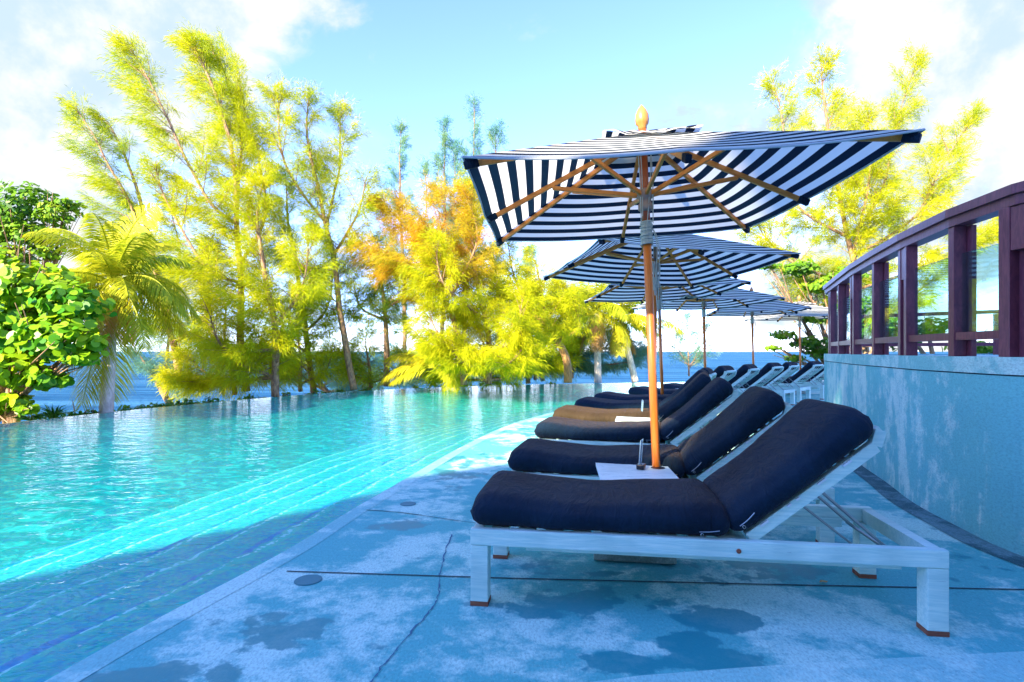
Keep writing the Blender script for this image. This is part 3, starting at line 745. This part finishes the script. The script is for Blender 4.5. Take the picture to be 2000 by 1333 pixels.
# second railing on the far side of the terrace
r2 = thing('far_railing', 'second dark railing at the far side of the terrace, seen through the glass', 'railing', (6.5, 7.5, WTOP))
fp = [Vector((5.35, 9.3, 0)), Vector((6.1, 8.6, 0)), Vector((6.9, 7.9, 0)), Vector((7.9, 7.3, 0)), Vector((9.2, 6.8, 0)), Vector((10.8, 6.3, 0)), Vector((12.5, 5.8, 0))]
for p in fp:
    m = MB().box(p + Vector((0, 0, WTOP + .28)), (.10, .10, .58)); loc_build(m, 'post', RAILW, r2)
for z, h, nm in ((WTOP + .60, .05, 'handrail'), (WTOP + .14, .05, 'bottom_rail')):
    m = MB()
    for a, b in zip(fp, fp[1:]): m.bar(a + Vector((0, 0, z)), b + Vector((0, 0, z)), .08 if nm == 'handrail' else .04, h)
    loc_build(m, nm, RAILW, r2)

# small things on the deck
LIDC = concrete('lid_concrete', (.12, .46, .46), (.36, .66, .60))
for px, py, r, lab in ((602, 1134, .073, 'round flush cover beside the long deck joint near the pool edge'), (797, 985, .065, 'round flush cover farther along the deck beyond the second joint')):
    p = G(px, py); o = thing('drain_cover', lab, 'drain cover', (p.x, p.y, .0), 0, 'round covers in the deck')
    MB().lathe([(r, .0010), (r, .0035), (r - .006, .0045), (r - .007, .0030)], 32).build('rim', simple('dull_metal', (.03, .20, .24), .6), o)
    MB().lathe([(r - .009, .0010), (r - .009, .0036)], 32).build('lid', LIDC, o)
p = G(1608, 1140); lf = MB(); lf.poly([(-.022, 0, .004), (-.008, .011, .012), (.014, .009, .006), (.026, 0, .010), (.012, -.010, .006), (-.009, -.009, .010)], [(0, 1, 2, 3, 4, 5)])
o = lf.build('fallen_leaf', simple('dry_leaf', (.6, .36, .12), .8)); o.location = (p.x, p.y, .003); tag(o, 'small dry leaf lying on the long deck joint under the nearest lounger', 'leaf')

# ------------------------------------------------------------------ vegetation
rs = np.random.RandomState(7)
def unit(v): return v / np.maximum(1e-6, np.linalg.norm(v, axis=-1, keepdims=True))
def needles(P, D, L, Wd, tone, name, mat, parent, bend=.12):
    """one thin bent sliver (two triangles) per needle"""
    n = len(P); rv = rs.normal(size=(n, 3)); S_ = unit(np.cross(D, rv)) * Wd[:, None]
    mid = P + D * (L * .5)[:, None]; tip = P + D * L[:, None] + np.array([0, 0, -1.0]) * (L * bend)[:, None]
    V = np.stack([P, mid + S_, tip, mid - S_], 1).reshape(-1, 3)
    b = np.arange(n)[:, None] * 4; Fc = (b + np.array([[0, 1, 2, 3]]))
    return mesh_np(name, V, Fc, mat, parent, {'tone': np.repeat(tone, 4)})
def casuarina(name, lab, base, leaders, mat=None, dens=1.0, limb=1.6, wind=-.35, droop=.35, tr=.11, tone=.55, bark_=None, needle=.29, t0=.12, wdt=.0065, group='feathery casuarina trees beyond the pool'):
    """base=(px,py,depth); leaders=[(start fraction on first leader, [(px,py,depth)...])]"""
    mat = mat or CAS; B = AT(*base); rt = thing(name, lab, 'tree', (B.x, B.y, B.z), 0, group)
    tk = MB(); PP, DD, LL, TT = [], [], [], []
    main = None; rg = random.Random(hash(lab) % 1000 if False else sum(map(ord, lab)))
    nsr = np.random.RandomState(sum(map(ord, lab)) % 9999)
    for li, (fr, pts) in enumerate(leaders):
        if li == 0: P = [Vector(B)] + [AT(*p) for p in pts]
        else: P = [main[int(fr * (len(main) - 1))]] + [AT(*p) for p in pts]
        C = catmull(P, 8)
        C = [c + Vector((noise.noise(c * .7 + Vector((li, 0, 0))), noise.noise(c * .7 + Vector((9, li, 0))), 0)) * .10 for c in C]
        if li == 0: main = C
        r0 = tr if li == 0 else tr * .55 * (1 - fr * .5)
        tk.tube([c - B for c in C], [max(.008, r0 * (1 - i / (len(C) - 1)) ** .8 + .006) for i in range(len(C))], 7)
        Ltot = sum((b - a).length for a, b in zip(C, C[1:]))
        nl = int(Ltot * 6.6 * dens)
        for k in range(nl):
            t = t0 + (1 - t0) * (k + rg.random()) / nl if li == 0 else .08 + .92 * (k + rg.random()) / nl
            i = min(len(C) - 2, int(t * (len(C) - 1))); c0 = C[i].lerp(C[i + 1], rg.random()); ax = (C[i + 1] - C[i]).normalized()
            az = rg.uniform(0, 2 * math.pi); up = rg.uniform(.25, .95) + 1.4 * t * t
            d = (Vector((math.cos(az), math.sin(az) * .8, 0)) + ax * up + Vector((wind * .5, 0, 0))).normalized()
            L = limb * (.21 + .79 * (1 - t) ** .7) * rg.uniform(.55, 1.15)
            pts_ = []; 
            for s in range(5):
                u = s / 4; pts_.append(c0 + d * L * u + Vector((wind * .30 * L * u * u, 0, (.18 - droop * .35) * L * u * u)))
            tk.tube([q - B for q in pts_], [.018 * (1 - s / 4.3) * (.5 + L / limb * .5) + .003 for s in range(5)], 3, False)
            # twigs with sprays of needles
            nt_ = max(4, int(L * 10))
            lt = rg.uniform(-.22, .22)
            for q in range(nt_):
                u = .12 + .88 * (q + rg.random()) / nt_; j = min(3, int(u * 4)); o = pts_[j].lerp(pts_[j + 1], u * 4 - j)
                td = (d * .8 + Vector((rg.gauss(wind * .5, .45), rg.gauss(0, .45), rg.gauss(.18 - droop * .5, .35)))).normalized()
                tl = rg.uniform(.30, .85) * (.6 + .4 * (1 - t))
                ns = 5
                for s in range(ns):
                    so_ = np.array(o - B) + np.array(td) * tl * (s + .3) / ns + np.array([wind * .15, 0, -droop * .25]) * tl * ((s + .3) / ns) ** 2
                    m_ = 10
                    nd = np.array(td)[None] * .9 + nsr.normal(size=(m_, 3)) * .38 + np.array([[wind * .55, 0, -droop * .75]])
                    PP.append(so_[None] + nsr.normal(size=(m_, 3)) * .06); DD.append(unit(nd)); LL.append(nsr.uniform(.5, 1.1, m_) * needle * (.75 + .25 * (1 - t)))
                    TT.append(np.clip(np.full(m_, tone + lt) + nsr.normal(size=m_) * .13, 0, 1))
    tk.build('trunk', bark_ or BARK, rt, True)
    P = np.concatenate(PP); D = np.concatenate(DD); L = np.concatenate(LL); T = np.concatenate(TT)
    needles(P, D, L, np.full(len(P), wdt) * (B.y / 18) ** .5, T, 'crown', mat, rt)
    return len(P)
tot = 0
def cz(*a, **k):
    global tot; tot += casuarina(*a, **k)
cz('casuarina_tree', 'wispy leaning casuarina behind the left coconut palm', (352, 745, 17),
   [(0, [(330, 640, 17), (300, 500, 17), (255, 330, 17.3), (205, 235, 17.5)]), (.35, [(270, 430, 16.5), (200, 300, 16.5), (150, 215, 16.8)]), (.3, [(350, 500, 17.5), (330, 400, 18)]), (.2, [(400, 620, 17), (410, 540, 17)])],
   dens=.62, limb=1.3, wind=-.5, tone=.45, needle=.32)
cz('casuarina_tree', 'tallest bright casuarina with two plumes swept left above the pool', (478, 765, 16.5),
   [(0, [(470, 620, 16.5), (465, 480, 16.5), (455, 300, 16.8), (405, 150, 17), (378, 90, 17)]), (.45, [(400, 380, 16), (330, 240, 16), (285, 150, 16.2), (255, 100, 16.3)]), (.5, [(470, 260, 17.6), (440, 150, 17.8), (418, 100, 18)]), (.35, [(520, 420, 17), (500, 280, 17.5), (475, 190, 17.8)]),
    (.3, [(400, 520, 15.8), (330, 400, 15.8), (300, 330, 15.8)])],
   dens=.95, limb=1.6, wind=-.45, tone=.62)
cz('casuarina_tree', 'bright bushy casuarina in front of the tallest one, low boughs hanging at the pool rim', (540, 775, 16),
   [(0, [(535, 650, 16), (520, 540, 16), (505, 430, 16), (515, 340, 16)]), (.2, [(440, 680, 15.6), (400, 600, 15.6)]), (.1, [(420, 748, 16.2), (360, 738, 16)]), (.3, [(590, 560, 16), (600, 470, 16)]), (.12, [(480, 715, 15.8), (450, 690, 15.8)])],
   dens=1.1, limb=1.45, wind=-.15, droop=.5, tone=.66, t0=.12)
cz('casuarina_tree', 'slender casuarina with open crown between the tallest one and the orange one', (688, 762, 18),
   [(0, [(665, 620, 18), (650, 500, 18), (620, 380, 18), (600, 260, 18), (603, 190, 18)]), (.5, [(560, 330, 17.5), (545, 230, 17.5), (548, 195, 17.5)]), (.5, [(660, 350, 18.5), (665, 260, 18.6), (660, 215, 18.7)]), (.42, [(700, 420, 18), (712, 350, 18)]), (.35, [(590, 520, 18), (560, 440, 18)])],
   dens=.78, limb=1.35, wind=-.1, tone=.52)
cz('casuarina_tree', 'thin forked casuarina left of the slender one', (612, 768, 19),
   [(0, [(600, 660, 19), (585, 560, 19), (565, 430, 19), (560, 350, 19)]), (.3, [(640, 600, 19), (650, 520, 19)]), (.2, [(560, 660, 19), (548, 600, 19)])],
   dens=.8, limb=1.3, wind=-.1, tone=.48)
cz('casuarina_tree', 'dark green casuarina with a straight thin trunk under the orange foliage', (758, 755, 19),
   [(0, [(755, 650, 19), (745, 560, 19), (738, 470, 19)]), (.45, [(700, 600, 19), (690, 540, 19)]), (.5, [(790, 570, 19), (785, 500, 19)])],
   dens=1.0, limb=1.35, wind=.0, droop=.7, tone=.30, t0=.3)
cz('casuarina_tree', 'orange tinted spreading casuarina in the middle of the row', (905, 752, 18.5),
   [(0, [(890, 640, 18.5), (850, 540, 18.5), (800, 450, 18.5), (750, 400, 18.5)]), (.5, [(760, 500, 18), (710, 480, 18)]), (.6, [(870, 430, 18.5), (860, 370, 18.5)]), (.4, [(930, 480, 18.5), (915, 380, 18.5)]), (.45, [(830, 520, 17.7), (760, 530, 17.4)])],
   mat=CASO, dens=1.05, limb=1.7, wind=-.25, droop=.5, tone=.55, t0=.3)
cz('casuarina_tree', 'dense lime yellow casuarina standing right of the orange one', (955, 750, 19),
   [(0, [(950, 660, 19), (935, 560, 19), (920, 450, 19), (925, 350, 19)]), (.2, [(880, 680, 17.2), (840, 610, 17)]), (.2, [(1010, 660, 17.5), (1020, 570, 17.5)]), (.1, [(900, 705, 17.3), (870, 670, 17.3)]), (.1, [(1000, 705, 17.4), (1030, 660, 17.4)]), (.04, [(880, 738, 19.5), (835, 712, 19.5)]), (.04, [(985, 738, 19.5), (1010, 715, 19.5)]), (.12, [(920, 700, 19.6), (905, 660, 19.6)]), (.35, [(870, 560, 17), (850, 480, 17)])],
   dens=1.15, limb=1.5, wind=-.15, droop=.5, tone=.72, t0=.12)
cz('casuarina_tree', 'brown stemmed casuarina leaning left with a bare curved trunk near the palms', (1106, 748, 20),
   [(0, [(1102, 690, 20), (1070, 640, 20), (1010, 590, 20), (960, 545, 20), (920, 530, 20)]), (.4, [(1060, 590, 20), (1045, 510, 20)]), (.5, [(1010, 560, 20), (990, 480, 20)]), (.3, [(1130, 640, 20), (1120, 590, 20)]), (.7, [(950, 600, 19.5), (900, 620, 19.5)])],
   dens=1.0, limb=1.5, wind=-.1, droop=.5, tone=.70, t0=.3, bark_=OBARK, tr=.16)
cz('casuarina_tree', 'dark low casuarina behind the bare curved trunk at the pool rim', (1030, 750, 25),
   [(0, [(1025, 690, 25), (1010, 640, 25)]), (.2, [(1090, 700, 25), (1140, 650, 25)]), (.3, [(970, 690, 25), (950, 650, 25)]), (.3, [(1160, 690, 25), (1200, 660, 25)]), (.3, [(1210, 710, 25), (1245, 690, 25)])],
   mat=CASB, dens=1.0, limb=1.7, wind=0, droop=.6, tone=.45, t0=.1)
for i, (lab, bx, pts, l2) in enumerate((('faint blue casuarina spire left of the nearest parasol, the tallest of three', 905, [(910, 560, 26), (925, 400, 26), (925, 200, 26)], [(960, 360, 26), (968, 255, 26)]),
                       ('faint blue casuarina spire between the other two behind the orange tree', 865, [(865, 560, 26), (868, 400, 26), (868, 245, 26)], [(885, 380, 26), (890, 290, 26)]),
                       ('faint blue casuarina spire, leftmost of three behind the orange tree', 790, [(790, 560, 26), (780, 400, 26), (782, 255, 26)], [(830, 430, 26), (830, 330, 26)]))):
    cz('casuarina_tree', lab, (bx, 745, 26), [(0, pts), (.4, l2)], mat=CASB, dens=.62, limb=1.35, wind=-.05, droop=.1, tone=.45, needle=.30, t0=.2)
cz('casuarina_tree', 'small pale casuarina top seen under the near parasol rim', (1060, 745, 27),
   [(0, [(1040, 600, 27), (1030, 500, 27)]), (.4, [(985, 600, 27), (975, 530, 27), (970, 490, 27)]), (.3, [(1080, 600, 26), (1085, 560, 26)])], mat=CASB, dens=1.0, limb=1.5, wind=0, droop=.1, tone=.7)
cz('casuarina_tree', 'blue green low casuarina behind the left palm and the sea', (640, 770, 24),
   [(0, [(600, 720, 24), (560, 690, 24)]), (.2, [(700, 720, 24), (760, 690, 24)]), (.1, [(520, 700, 24), (460, 690, 24)]), (.1, [(800, 740, 24), (830, 700, 24)])],
   mat=CASB, dens=.9, limb=1.8, wind=0, droop=.5, tone=.3, t0=.1)
cz('casuarina_tree', 'low blue green casuarina boughs right of the left palm trunk', (330, 790, 19),
   [(0, [(300, 740, 19), (270, 690, 19)]), (.2, [(350, 700, 19), (340, 640, 19)]), (.2, [(330, 600, 19), (320, 540, 19)])],
   mat=CASB, dens=.75, limb=1.2, wind=0, droop=.4, tone=.4, t0=.1)
cz('casuarina_tree', 'large yellow casuarina behind the railing on the right', (1690, 700, 19),
   [(0, [(1670, 520, 19), (1640, 380, 19), (1610, 220, 19), (1602, 130, 19)]), (.35, [(1560, 400, 18.6), (1530, 260, 18.6), (1510, 160, 18.6)]), (.35, [(1720, 380, 19), (1750, 250, 19), (1790, 120, 19)]), (.3, [(1780, 430, 19), (1840, 330, 19), (1905, 230, 19)]),
    (.2, [(1560, 520, 18.4), (1500, 470, 18.4), (1480, 440, 18.4)]), (.3, [(1700, 350, 18.3), (1690, 240, 18.3)]), (.2, [(1860, 500, 19.5), (1960, 430, 19.5)]), (.1, [(1610, 610, 18.8), (1560, 570, 18.6)]), (.1, [(1770, 590, 19), (1830, 540, 19)])],
   dens=.85, limb=1.7, wind=.0, droop=.3, tone=.66, t0=.1, group='feathery casuarina trees behind the railing')
cz('casuarina_tree', 'tiny sparse sapling standing alone against the sea between parasol poles', (1345, 735, 27),
   [(0, [(1345, 690, 27), (1340, 620, 27)]), (.3, [(1375, 680, 27), (1382, 640, 27)]), (.3, [(1325, 680, 27), (1318, 640, 27)])], mat=CASB, dens=.8, limb=.9, wind=0, droop=.1, tone=.4, needle=.22, t0=.1, tr=.04)
for lab, bx, d, pts, l2, l3, tn in (
    ('low bushy casuarina at the pool rim right of the left palm, boughs to the water', 455, 16.6, [(450, 720, 16.6), (440, 650, 16.6), (445, 580, 16.8)], [(400, 725, 16.3), (375, 700, 16.2)], [(500, 720, 16.6), (515, 680, 16.6)], .72),
    ('low bushy casuarina at the rim between the bright bushy one and the slender trunk', 590, 18.2, [(588, 710, 18.2), (580, 650, 18.2), (590, 600, 18.4)], [(545, 725, 18), (530, 690, 18)], [(635, 725, 18.4), (650, 690, 18.4)], .6),
    ('low bushy casuarina at the rim right of the slender trunk', 725, 19.6, [(722, 710, 19.6), (715, 660, 19.6)], [(690, 730, 19.5), (680, 700, 19.5)], [(770, 730, 19.8), (790, 700, 19.8)], .5),
    ('bushy yellow casuarina filling the rim left of the two pale palm trunks', 1045, 21.9, [(1042, 690, 21.9), (1035, 630, 21.9), (1040, 580, 22)], [(1000, 720, 21.6), (985, 680, 21.6)], [(1085, 700, 22.2), (1110, 640, 22.2)], .75),
    ('orange green casuarina crown directly left of the leftmost far palm crown', 1115, 24.2, [(1112, 660, 24.2), (1100, 600, 24.2), (1090, 560, 24.2)], [(1130, 620, 24.2), (1140, 580, 24.2)], [(1070, 620, 24), (1050, 570, 24)], .8)):
    cz('casuarina_tree', lab, (bx, 775 - (bx - 400) * .05, d), [(0, pts), (.15, l2), (.15, l3)], dens=1.35, limb=1.25, wind=-.1, droop=.45, tone=tn, t0=.05, tr=.07)
print('needles', tot)

# palms -------------------------------------------------------------
def palm(lab, base, crown, nf, flen, seed, scale=1.0, trunk=True, special=(), dry=0, tr=.13, bend=0):
    B = AT(*base); Cn = AT(*crown); rg = random.Random(seed)
    t = thing('coconut_palm', lab, 'palm tree', B, 0, 'coconut palms beyond the pool')
    if trunk:
        mid = (B + Cn) / 2 + Vector((bend, 0, 0)); P = catmull([B, mid, Cn], 14)
        MB().tube([p - B for p in P], [tr * (1.15 - .35 * i / (len(P) - 1)) * (1 + .04 * (i % 2)) for i in range(len(P))], 10).build('trunk', PBARK, t, True)
    c = Cn - B
    def frond(az, el, L, droop, mat, tn):
        d = Vector((math.cos(az) * math.cos(el), math.sin(az) * math.cos(el), math.sin(el))); pts = []
        p = c.copy(); st = 18; dd = d.copy()
        for s in range(st + 1):
            pts.append(p.copy()); p = p + dd * (L / st); dd = (dd + Vector((0, 0, -droop * (1.1 + s / st)))).normalized()
        m = MB(); m.tube(pts, [.028 * scale * (1 - s / (st + 1)) + .004 for s in range(st + 1)], 5)
        nl = 88; tone = [tn] * len(m.v)
        side0 = Vector((-d.y, d.x, 0)).normalized() if abs(d.z) < .98 else Vector((1, 0, 0))
        for k in range(nl):
            u = .14 + .86 * (k + .5) / nl; j = min(st - 1, int(u * st)); q = pts[j].lerp(pts[j + 1], u * st - j); ax = (pts[j + 1] - pts[j]).normalized()
            sd = (side0 - ax * side0.dot(ax)).normalized(); nn = ax.cross(sd)
            ll = L * .27 * math.sin(math.pi * min(.97, u * .86 + .14)) ** .6 * rg.uniform(.85, 1.1) + .08
            for s in (-1, 1):
                ld = (sd * s * .85 + ax * .62 + Vector((0, 0, -.18)) + Vector((rg.gauss(0, .08), rg.gauss(0, .08), rg.gauss(0, .1)))).normalized()
                w_ = ax * .013 * scale * (1.1)
                m1 = q + ld * ll * .5 + Vector((0, 0, -.10 * ll)); e_ = q + ld * ll * .92 + Vector((0, 0, -.42 * ll))
                b = len(m.v); m.v += [tuple(q - w_ * .5), tuple(q + w_ * .5), tuple(m1 + w_), tuple(m1 - w_), tuple(e_)]
                m.f += [(b, b + 1, b + 2, b + 3), (b + 3, b + 2, b + 4)]; tt = min(1, max(0, tn + rg.gauss(0, .15))); tone += [tt] * 5
        me = bpy.data.meshes.new('frond'); me.from_pydata(m.v, [], m.f); me.update()
        a = me.attributes.new('tone', 'FLOAT', 'POINT'); a.data.foreach_set('value', tone)
        link('frond', me, mat, t)
    for (az, el, L, dr) in special: frond(R(az), R(el), L, dr, PALM, rg.uniform(.5, .8))
    for i in range(nf):
        az = i * 2.399 + rg.uniform(-.2, .2); el = R(78 - 95 * (i / nf) + rg.uniform(-8, 8))
        frond(az, el, flen * rg.uniform(.85, 1.1), .045 + .03 * rg.random(), PALM, rg.uniform(.3, .75))
    for i in range(dry): frond(rg.uniform(0, 6.28), R(-50), flen * .7, .05, PALMD, rg.random())
    if trunk:
        nb = MB()
        for i in range(6):
            a = i * 1.1; q = c + Vector((math.cos(a) * .2, math.sin(a) * .2, -.28 - .08 * (i % 2))) * scale
            nb.lathe([(.01, -.13), (.07, -.1), (.1, 0), (.08, .09), (.02, .13)], 8, q)
        nb.build('coconuts', simple('green_coconut', (.45, .42, .05), .5), t, True)
palm('coconut palm with pale straight trunk and full crown at the left', (207, 815, 12.6), (222, 555, 13.2), 27, 2.15, 4,
     special=[(-100, -72, 2.9, .01), (-60, -78, 2.7, .01), (195, 8, 2.5, .05), (5, 20, 2.0, .07), (175, 30, 2.5, .05), (-10, -5, 1.6, .10), (-130, -60, 2.5, .02)], dry=3, tr=.125)
palm('coconut palm with upright pale trunk left of the near parasol pole', (1168, 748, 22.9), (1166, 612, 22.9), 20, 2.4, 9, special=[(10, 10, 2.6, .05), (200, 0, 2.4, .05)], dry=3, tr=.14)
palm('leaning coconut palm just left of the near parasol pole', (1241, 746, 23.3), (1212, 625, 23.3), 16, 2.2, 12, special=[(0, 15, 2.8, .04), (20, 0, 2.6, .06)], dry=4, tr=.13)
palm('low stemless palm clump with fronds fanning over the pool rim', (860, 752, 18.6), (850, 718, 18.6), 7, 1.4, 15, special=[(180, 18, 2.0, .05), (170, 40, 1.9, .05), (190, 0, 1.6, .03), (150, 65, 1.9, .04), (20, 55, 1.7, .06)], trunk=False)

# broad leaved shrubs -----------------------------------------------
def leafy(name, lab, cat, base, clumps, nleaf, size, mat, seed, round_=True, stem=True, group=None, bmat=None, flat=0.6):
    B = Vector(base); rgn = np.random.RandomState(seed); rg = random.Random(seed)
    t = thing(name, lab, cat, B, 0, group)
    tot_r = sum(c[1] ** 2 for c in clumps); PL, NL, TL = [], [], []
    tk = MB()
    for (c, r, sq) in clumps:
        n = int(nleaf * r * r / tot_r); c = np.array(c) - np.array(B)
        d = unit(rgn.normal(size=(n, 3))); rad = r * rgn.uniform(.35, 1, n) ** .5
        lump = np.array([.75 + .5 * noise.noise(Vector(tuple(x * 1.9 + c * 2))) for x in d])
        p = c + d * (rad * lump)[:, None] * np.array([1, 1, sq]); PL.append(p)
        nn = unit(d * .7 + rgn.normal(size=(n, 3)) * .5 + np.array([-.15, -.35, flat])); NL.append(nn)
        TL.append(np.clip(rgn.uniform(0, 1, n) * .55 + rgn.uniform(-.1, .35), 0, 1) + np.clip(d[:, 2] * .15, -.1, .2))
        if stem:
            s0 = Vector((c[0] * .12, c[1] * .12, 0)); e = Vector(c) + Vector((0, 0, r * .3))
            tk.tube(catmull([s0, s0.lerp(e, .5) + Vector((rg.gauss(0, .1), 0, .1)), e], 5), [.05 * (1 - i / 12) + .01 for i in range(11)], 6)
            for q in range(5):
                e2 = Vector(c) + Vector((rg.gauss(0, r * .5), rg.gauss(0, r * .5), rg.gauss(0, r * .4)))
                tk.tube([s0.lerp(e, .6), e2], [.02, .006], 5)
    P = np.concatenate(PL); N = np.concatenate(NL); T = np.clip(np.concatenate(TL), 0, 1); n = len(P)
    a = unit(np.cross(N, rgn.normal(size=(n, 3)))); b = np.cross(N, a); sz = size * rgn.uniform(.55, 1.1, n)
    k = 9 if round_ else 6; V = []
    for i in range(k):
        an = 2 * math.pi * i / k; ca, sa = math.cos(an), math.sin(an)
        wx = 1.0 if round_ else 1.25; wy = .95 if round_ else .6
        V.append(P + (a * ca * wx + b * sa * wy) * (sz / 2)[:, None] + N * (sz * .12 * sa * sa)[:, None])
    V = np.stack(V, 1).reshape(-1, 3); Fc = np.arange(n * k).reshape(n, k)
    if stem: tk.build('trunk', bmat or BARK, t, True)
    mesh_np('crown', V, Fc, mat, t, {'tone': np.repeat(T, k)})
    return t
cl = [(AT(60, 560, 11.0), .95, .7), (AT(140, 590, 10.9), .75, .7), (AT(20, 640, 10.8), .9, .8), (AT(110, 660, 10.6), .8, .7), (AT(178, 668, 10.7), .36, .6), (AT(150, 600, 10.8), .42, .6), (AT(30, 720, 10.7), .75, .7), (AT(160, 700, 10.6), .40, .4), (AT(90, 740, 10.6), .45, .5),
      (AT(-60, 600, 11), 1.2, .9), (AT(-90, 720, 11), 1.2, .8), (AT(15, 785, 10.6), .45, .35), (AT(-40, 800, 10.6), .5, .4), (AT(50, 798, 10.5), .25, .35)]
leafy('sea_grape_shrub', 'big sea grape shrub with large round leaves at the left edge', 'shrub', AT(-60, 850, 11), cl, 4400, .20, GRAPE, 3)
cl = [(AT(50, 395, 16), .95, .8), (AT(110, 420, 16), .7, .7), (AT(10, 440, 16), .9, .7), (AT(60, 460, 16), .8, .6), (AT(-60, 420, 16), 1.3, .9), (AT(130, 400, 16.2), .45, .5), (AT(20, 500, 16), .8, .5), (AT(95, 495, 16), .5, .5)]
leafy('broadleaf_tree', 'dark green broadleaf tree rising behind the round leaved shrub at the left', 'tree', AT(20, 830, 16), cl, 3800, .17, BROAD, 5, False)
cl = [(AT(1560, 525, 18), .75, .35), (AT(1600, 560, 18), .8, .4), (AT(1540, 600, 17.6), .6, .25), (AT(1590, 620, 17.6), .7, .3), (AT(1530, 655, 17.4), .5, .28), (AT(1580, 670, 17.4), .7, .35), (AT(1610, 690, 17.6), .7, .35), (AT(1550, 700, 17.5), .4, .3),
      (AT(1660, 600, 18), 1.0, .5), (AT(1720, 640, 18), 1.0, .5), (AT(1510, 680, 17.4), .3, .25), (AT(1500, 520, 18), .4, .25), (AT(1650, 540, 18), .8, .4)]
leafy('almond_tree', 'broadleaf tree with tiers of bright leaves at the end of the wall', 'tree', AT(1650, 760, 18), cl, 3600, .17, BROAD, 8, False)
cl = [(AT(1820, 640, 12), .5, .6), (AT(1760, 660, 12), .5, .6), (AT(1900, 680, 11), .5, .3), (AT(1960, 682, 11), .4, .3)]
leafy('terrace_shrub', 'leafy green shrub on the upper terrace behind the glass panels', 'shrub', AT(1830, 720, 12), cl, 900, .13, BROAD, 9, False)
# low plants along the rim
low = [(275, 796, 12.9), (300, 792, 13.2), (335, 787, 13.6), (372, 784, 14), (150, 808, 11.7), (180, 806, 12), (245, 800, 12.6), (410, 782, 14.4), (560, 770, 16.4), (620, 765, 17), (880, 750, 20.3), (905, 748, 20.8), (940, 749, 21.2), (975, 749, 21.5), (1010, 749, 21.9), (665, 762, 17.8), (720, 758, 18.5), (490, 776, 15.5), (810, 754, 20), (1075, 748, 22.6)]
for i, (px, py, d) in enumerate(low):
    p = AT(px, py + 8, d + .5); s = .22 + .1 * ((i * 7) % 5) / 5
    leafy('rim_plant', 'small leafy plant just beyond the pool rim', 'plant', (p.x, p.y, p.z - .35),
          [((p.x, p.y, p.z), s, .8), ((p.x + .3, p.y + .1, p.z - .05), s * .8, .8), ((p.x - .3, p.y + .1, p.z - .06), s * .8, .7)], 190, .13, GCOV if d < 18 else BROAD, 20 + i, False, group='leafy plants along the pool rim')
# spiky grass tuft
p = AT(103, 822, 11.3); t = thing('grass_tuft', 'spiky blue green grass tuft standing at the pool rim on the left', 'grass tuft', p)
n = 120; az = rs.uniform(0, 6.28, n); el = rs.uniform(.5, 1.5, n)
D = np.stack([np.cos(az) * np.cos(el), np.sin(az) * np.cos(el), np.sin(el)], 1)
needles(np.zeros((n, 3)) + rs.normal(size=(n, 3)) * .03, D, rs.uniform(.25, .5, n), np.full(n, .012), rs.uniform(0, .6, n), 'blades', GCOV, t, .3)
p = AT(60, 822, 10.9)
t = thing('grass_tuft', 'flat spreading grass tuft at the far left of the pool rim', 'grass tuft', p)
D = np.stack([np.cos(az) * np.cos(el * .5), np.sin(az) * np.cos(el * .5), np.sin(el * .5)], 1)
needles(np.zeros((n, 3)), D, rs.uniform(.2, .42, n), np.full(n, .012), rs.uniform(0, .6, n), 'blades', GCOV, t, .3)

if proto['label'] == '': proto['label'] = LS[0][3]
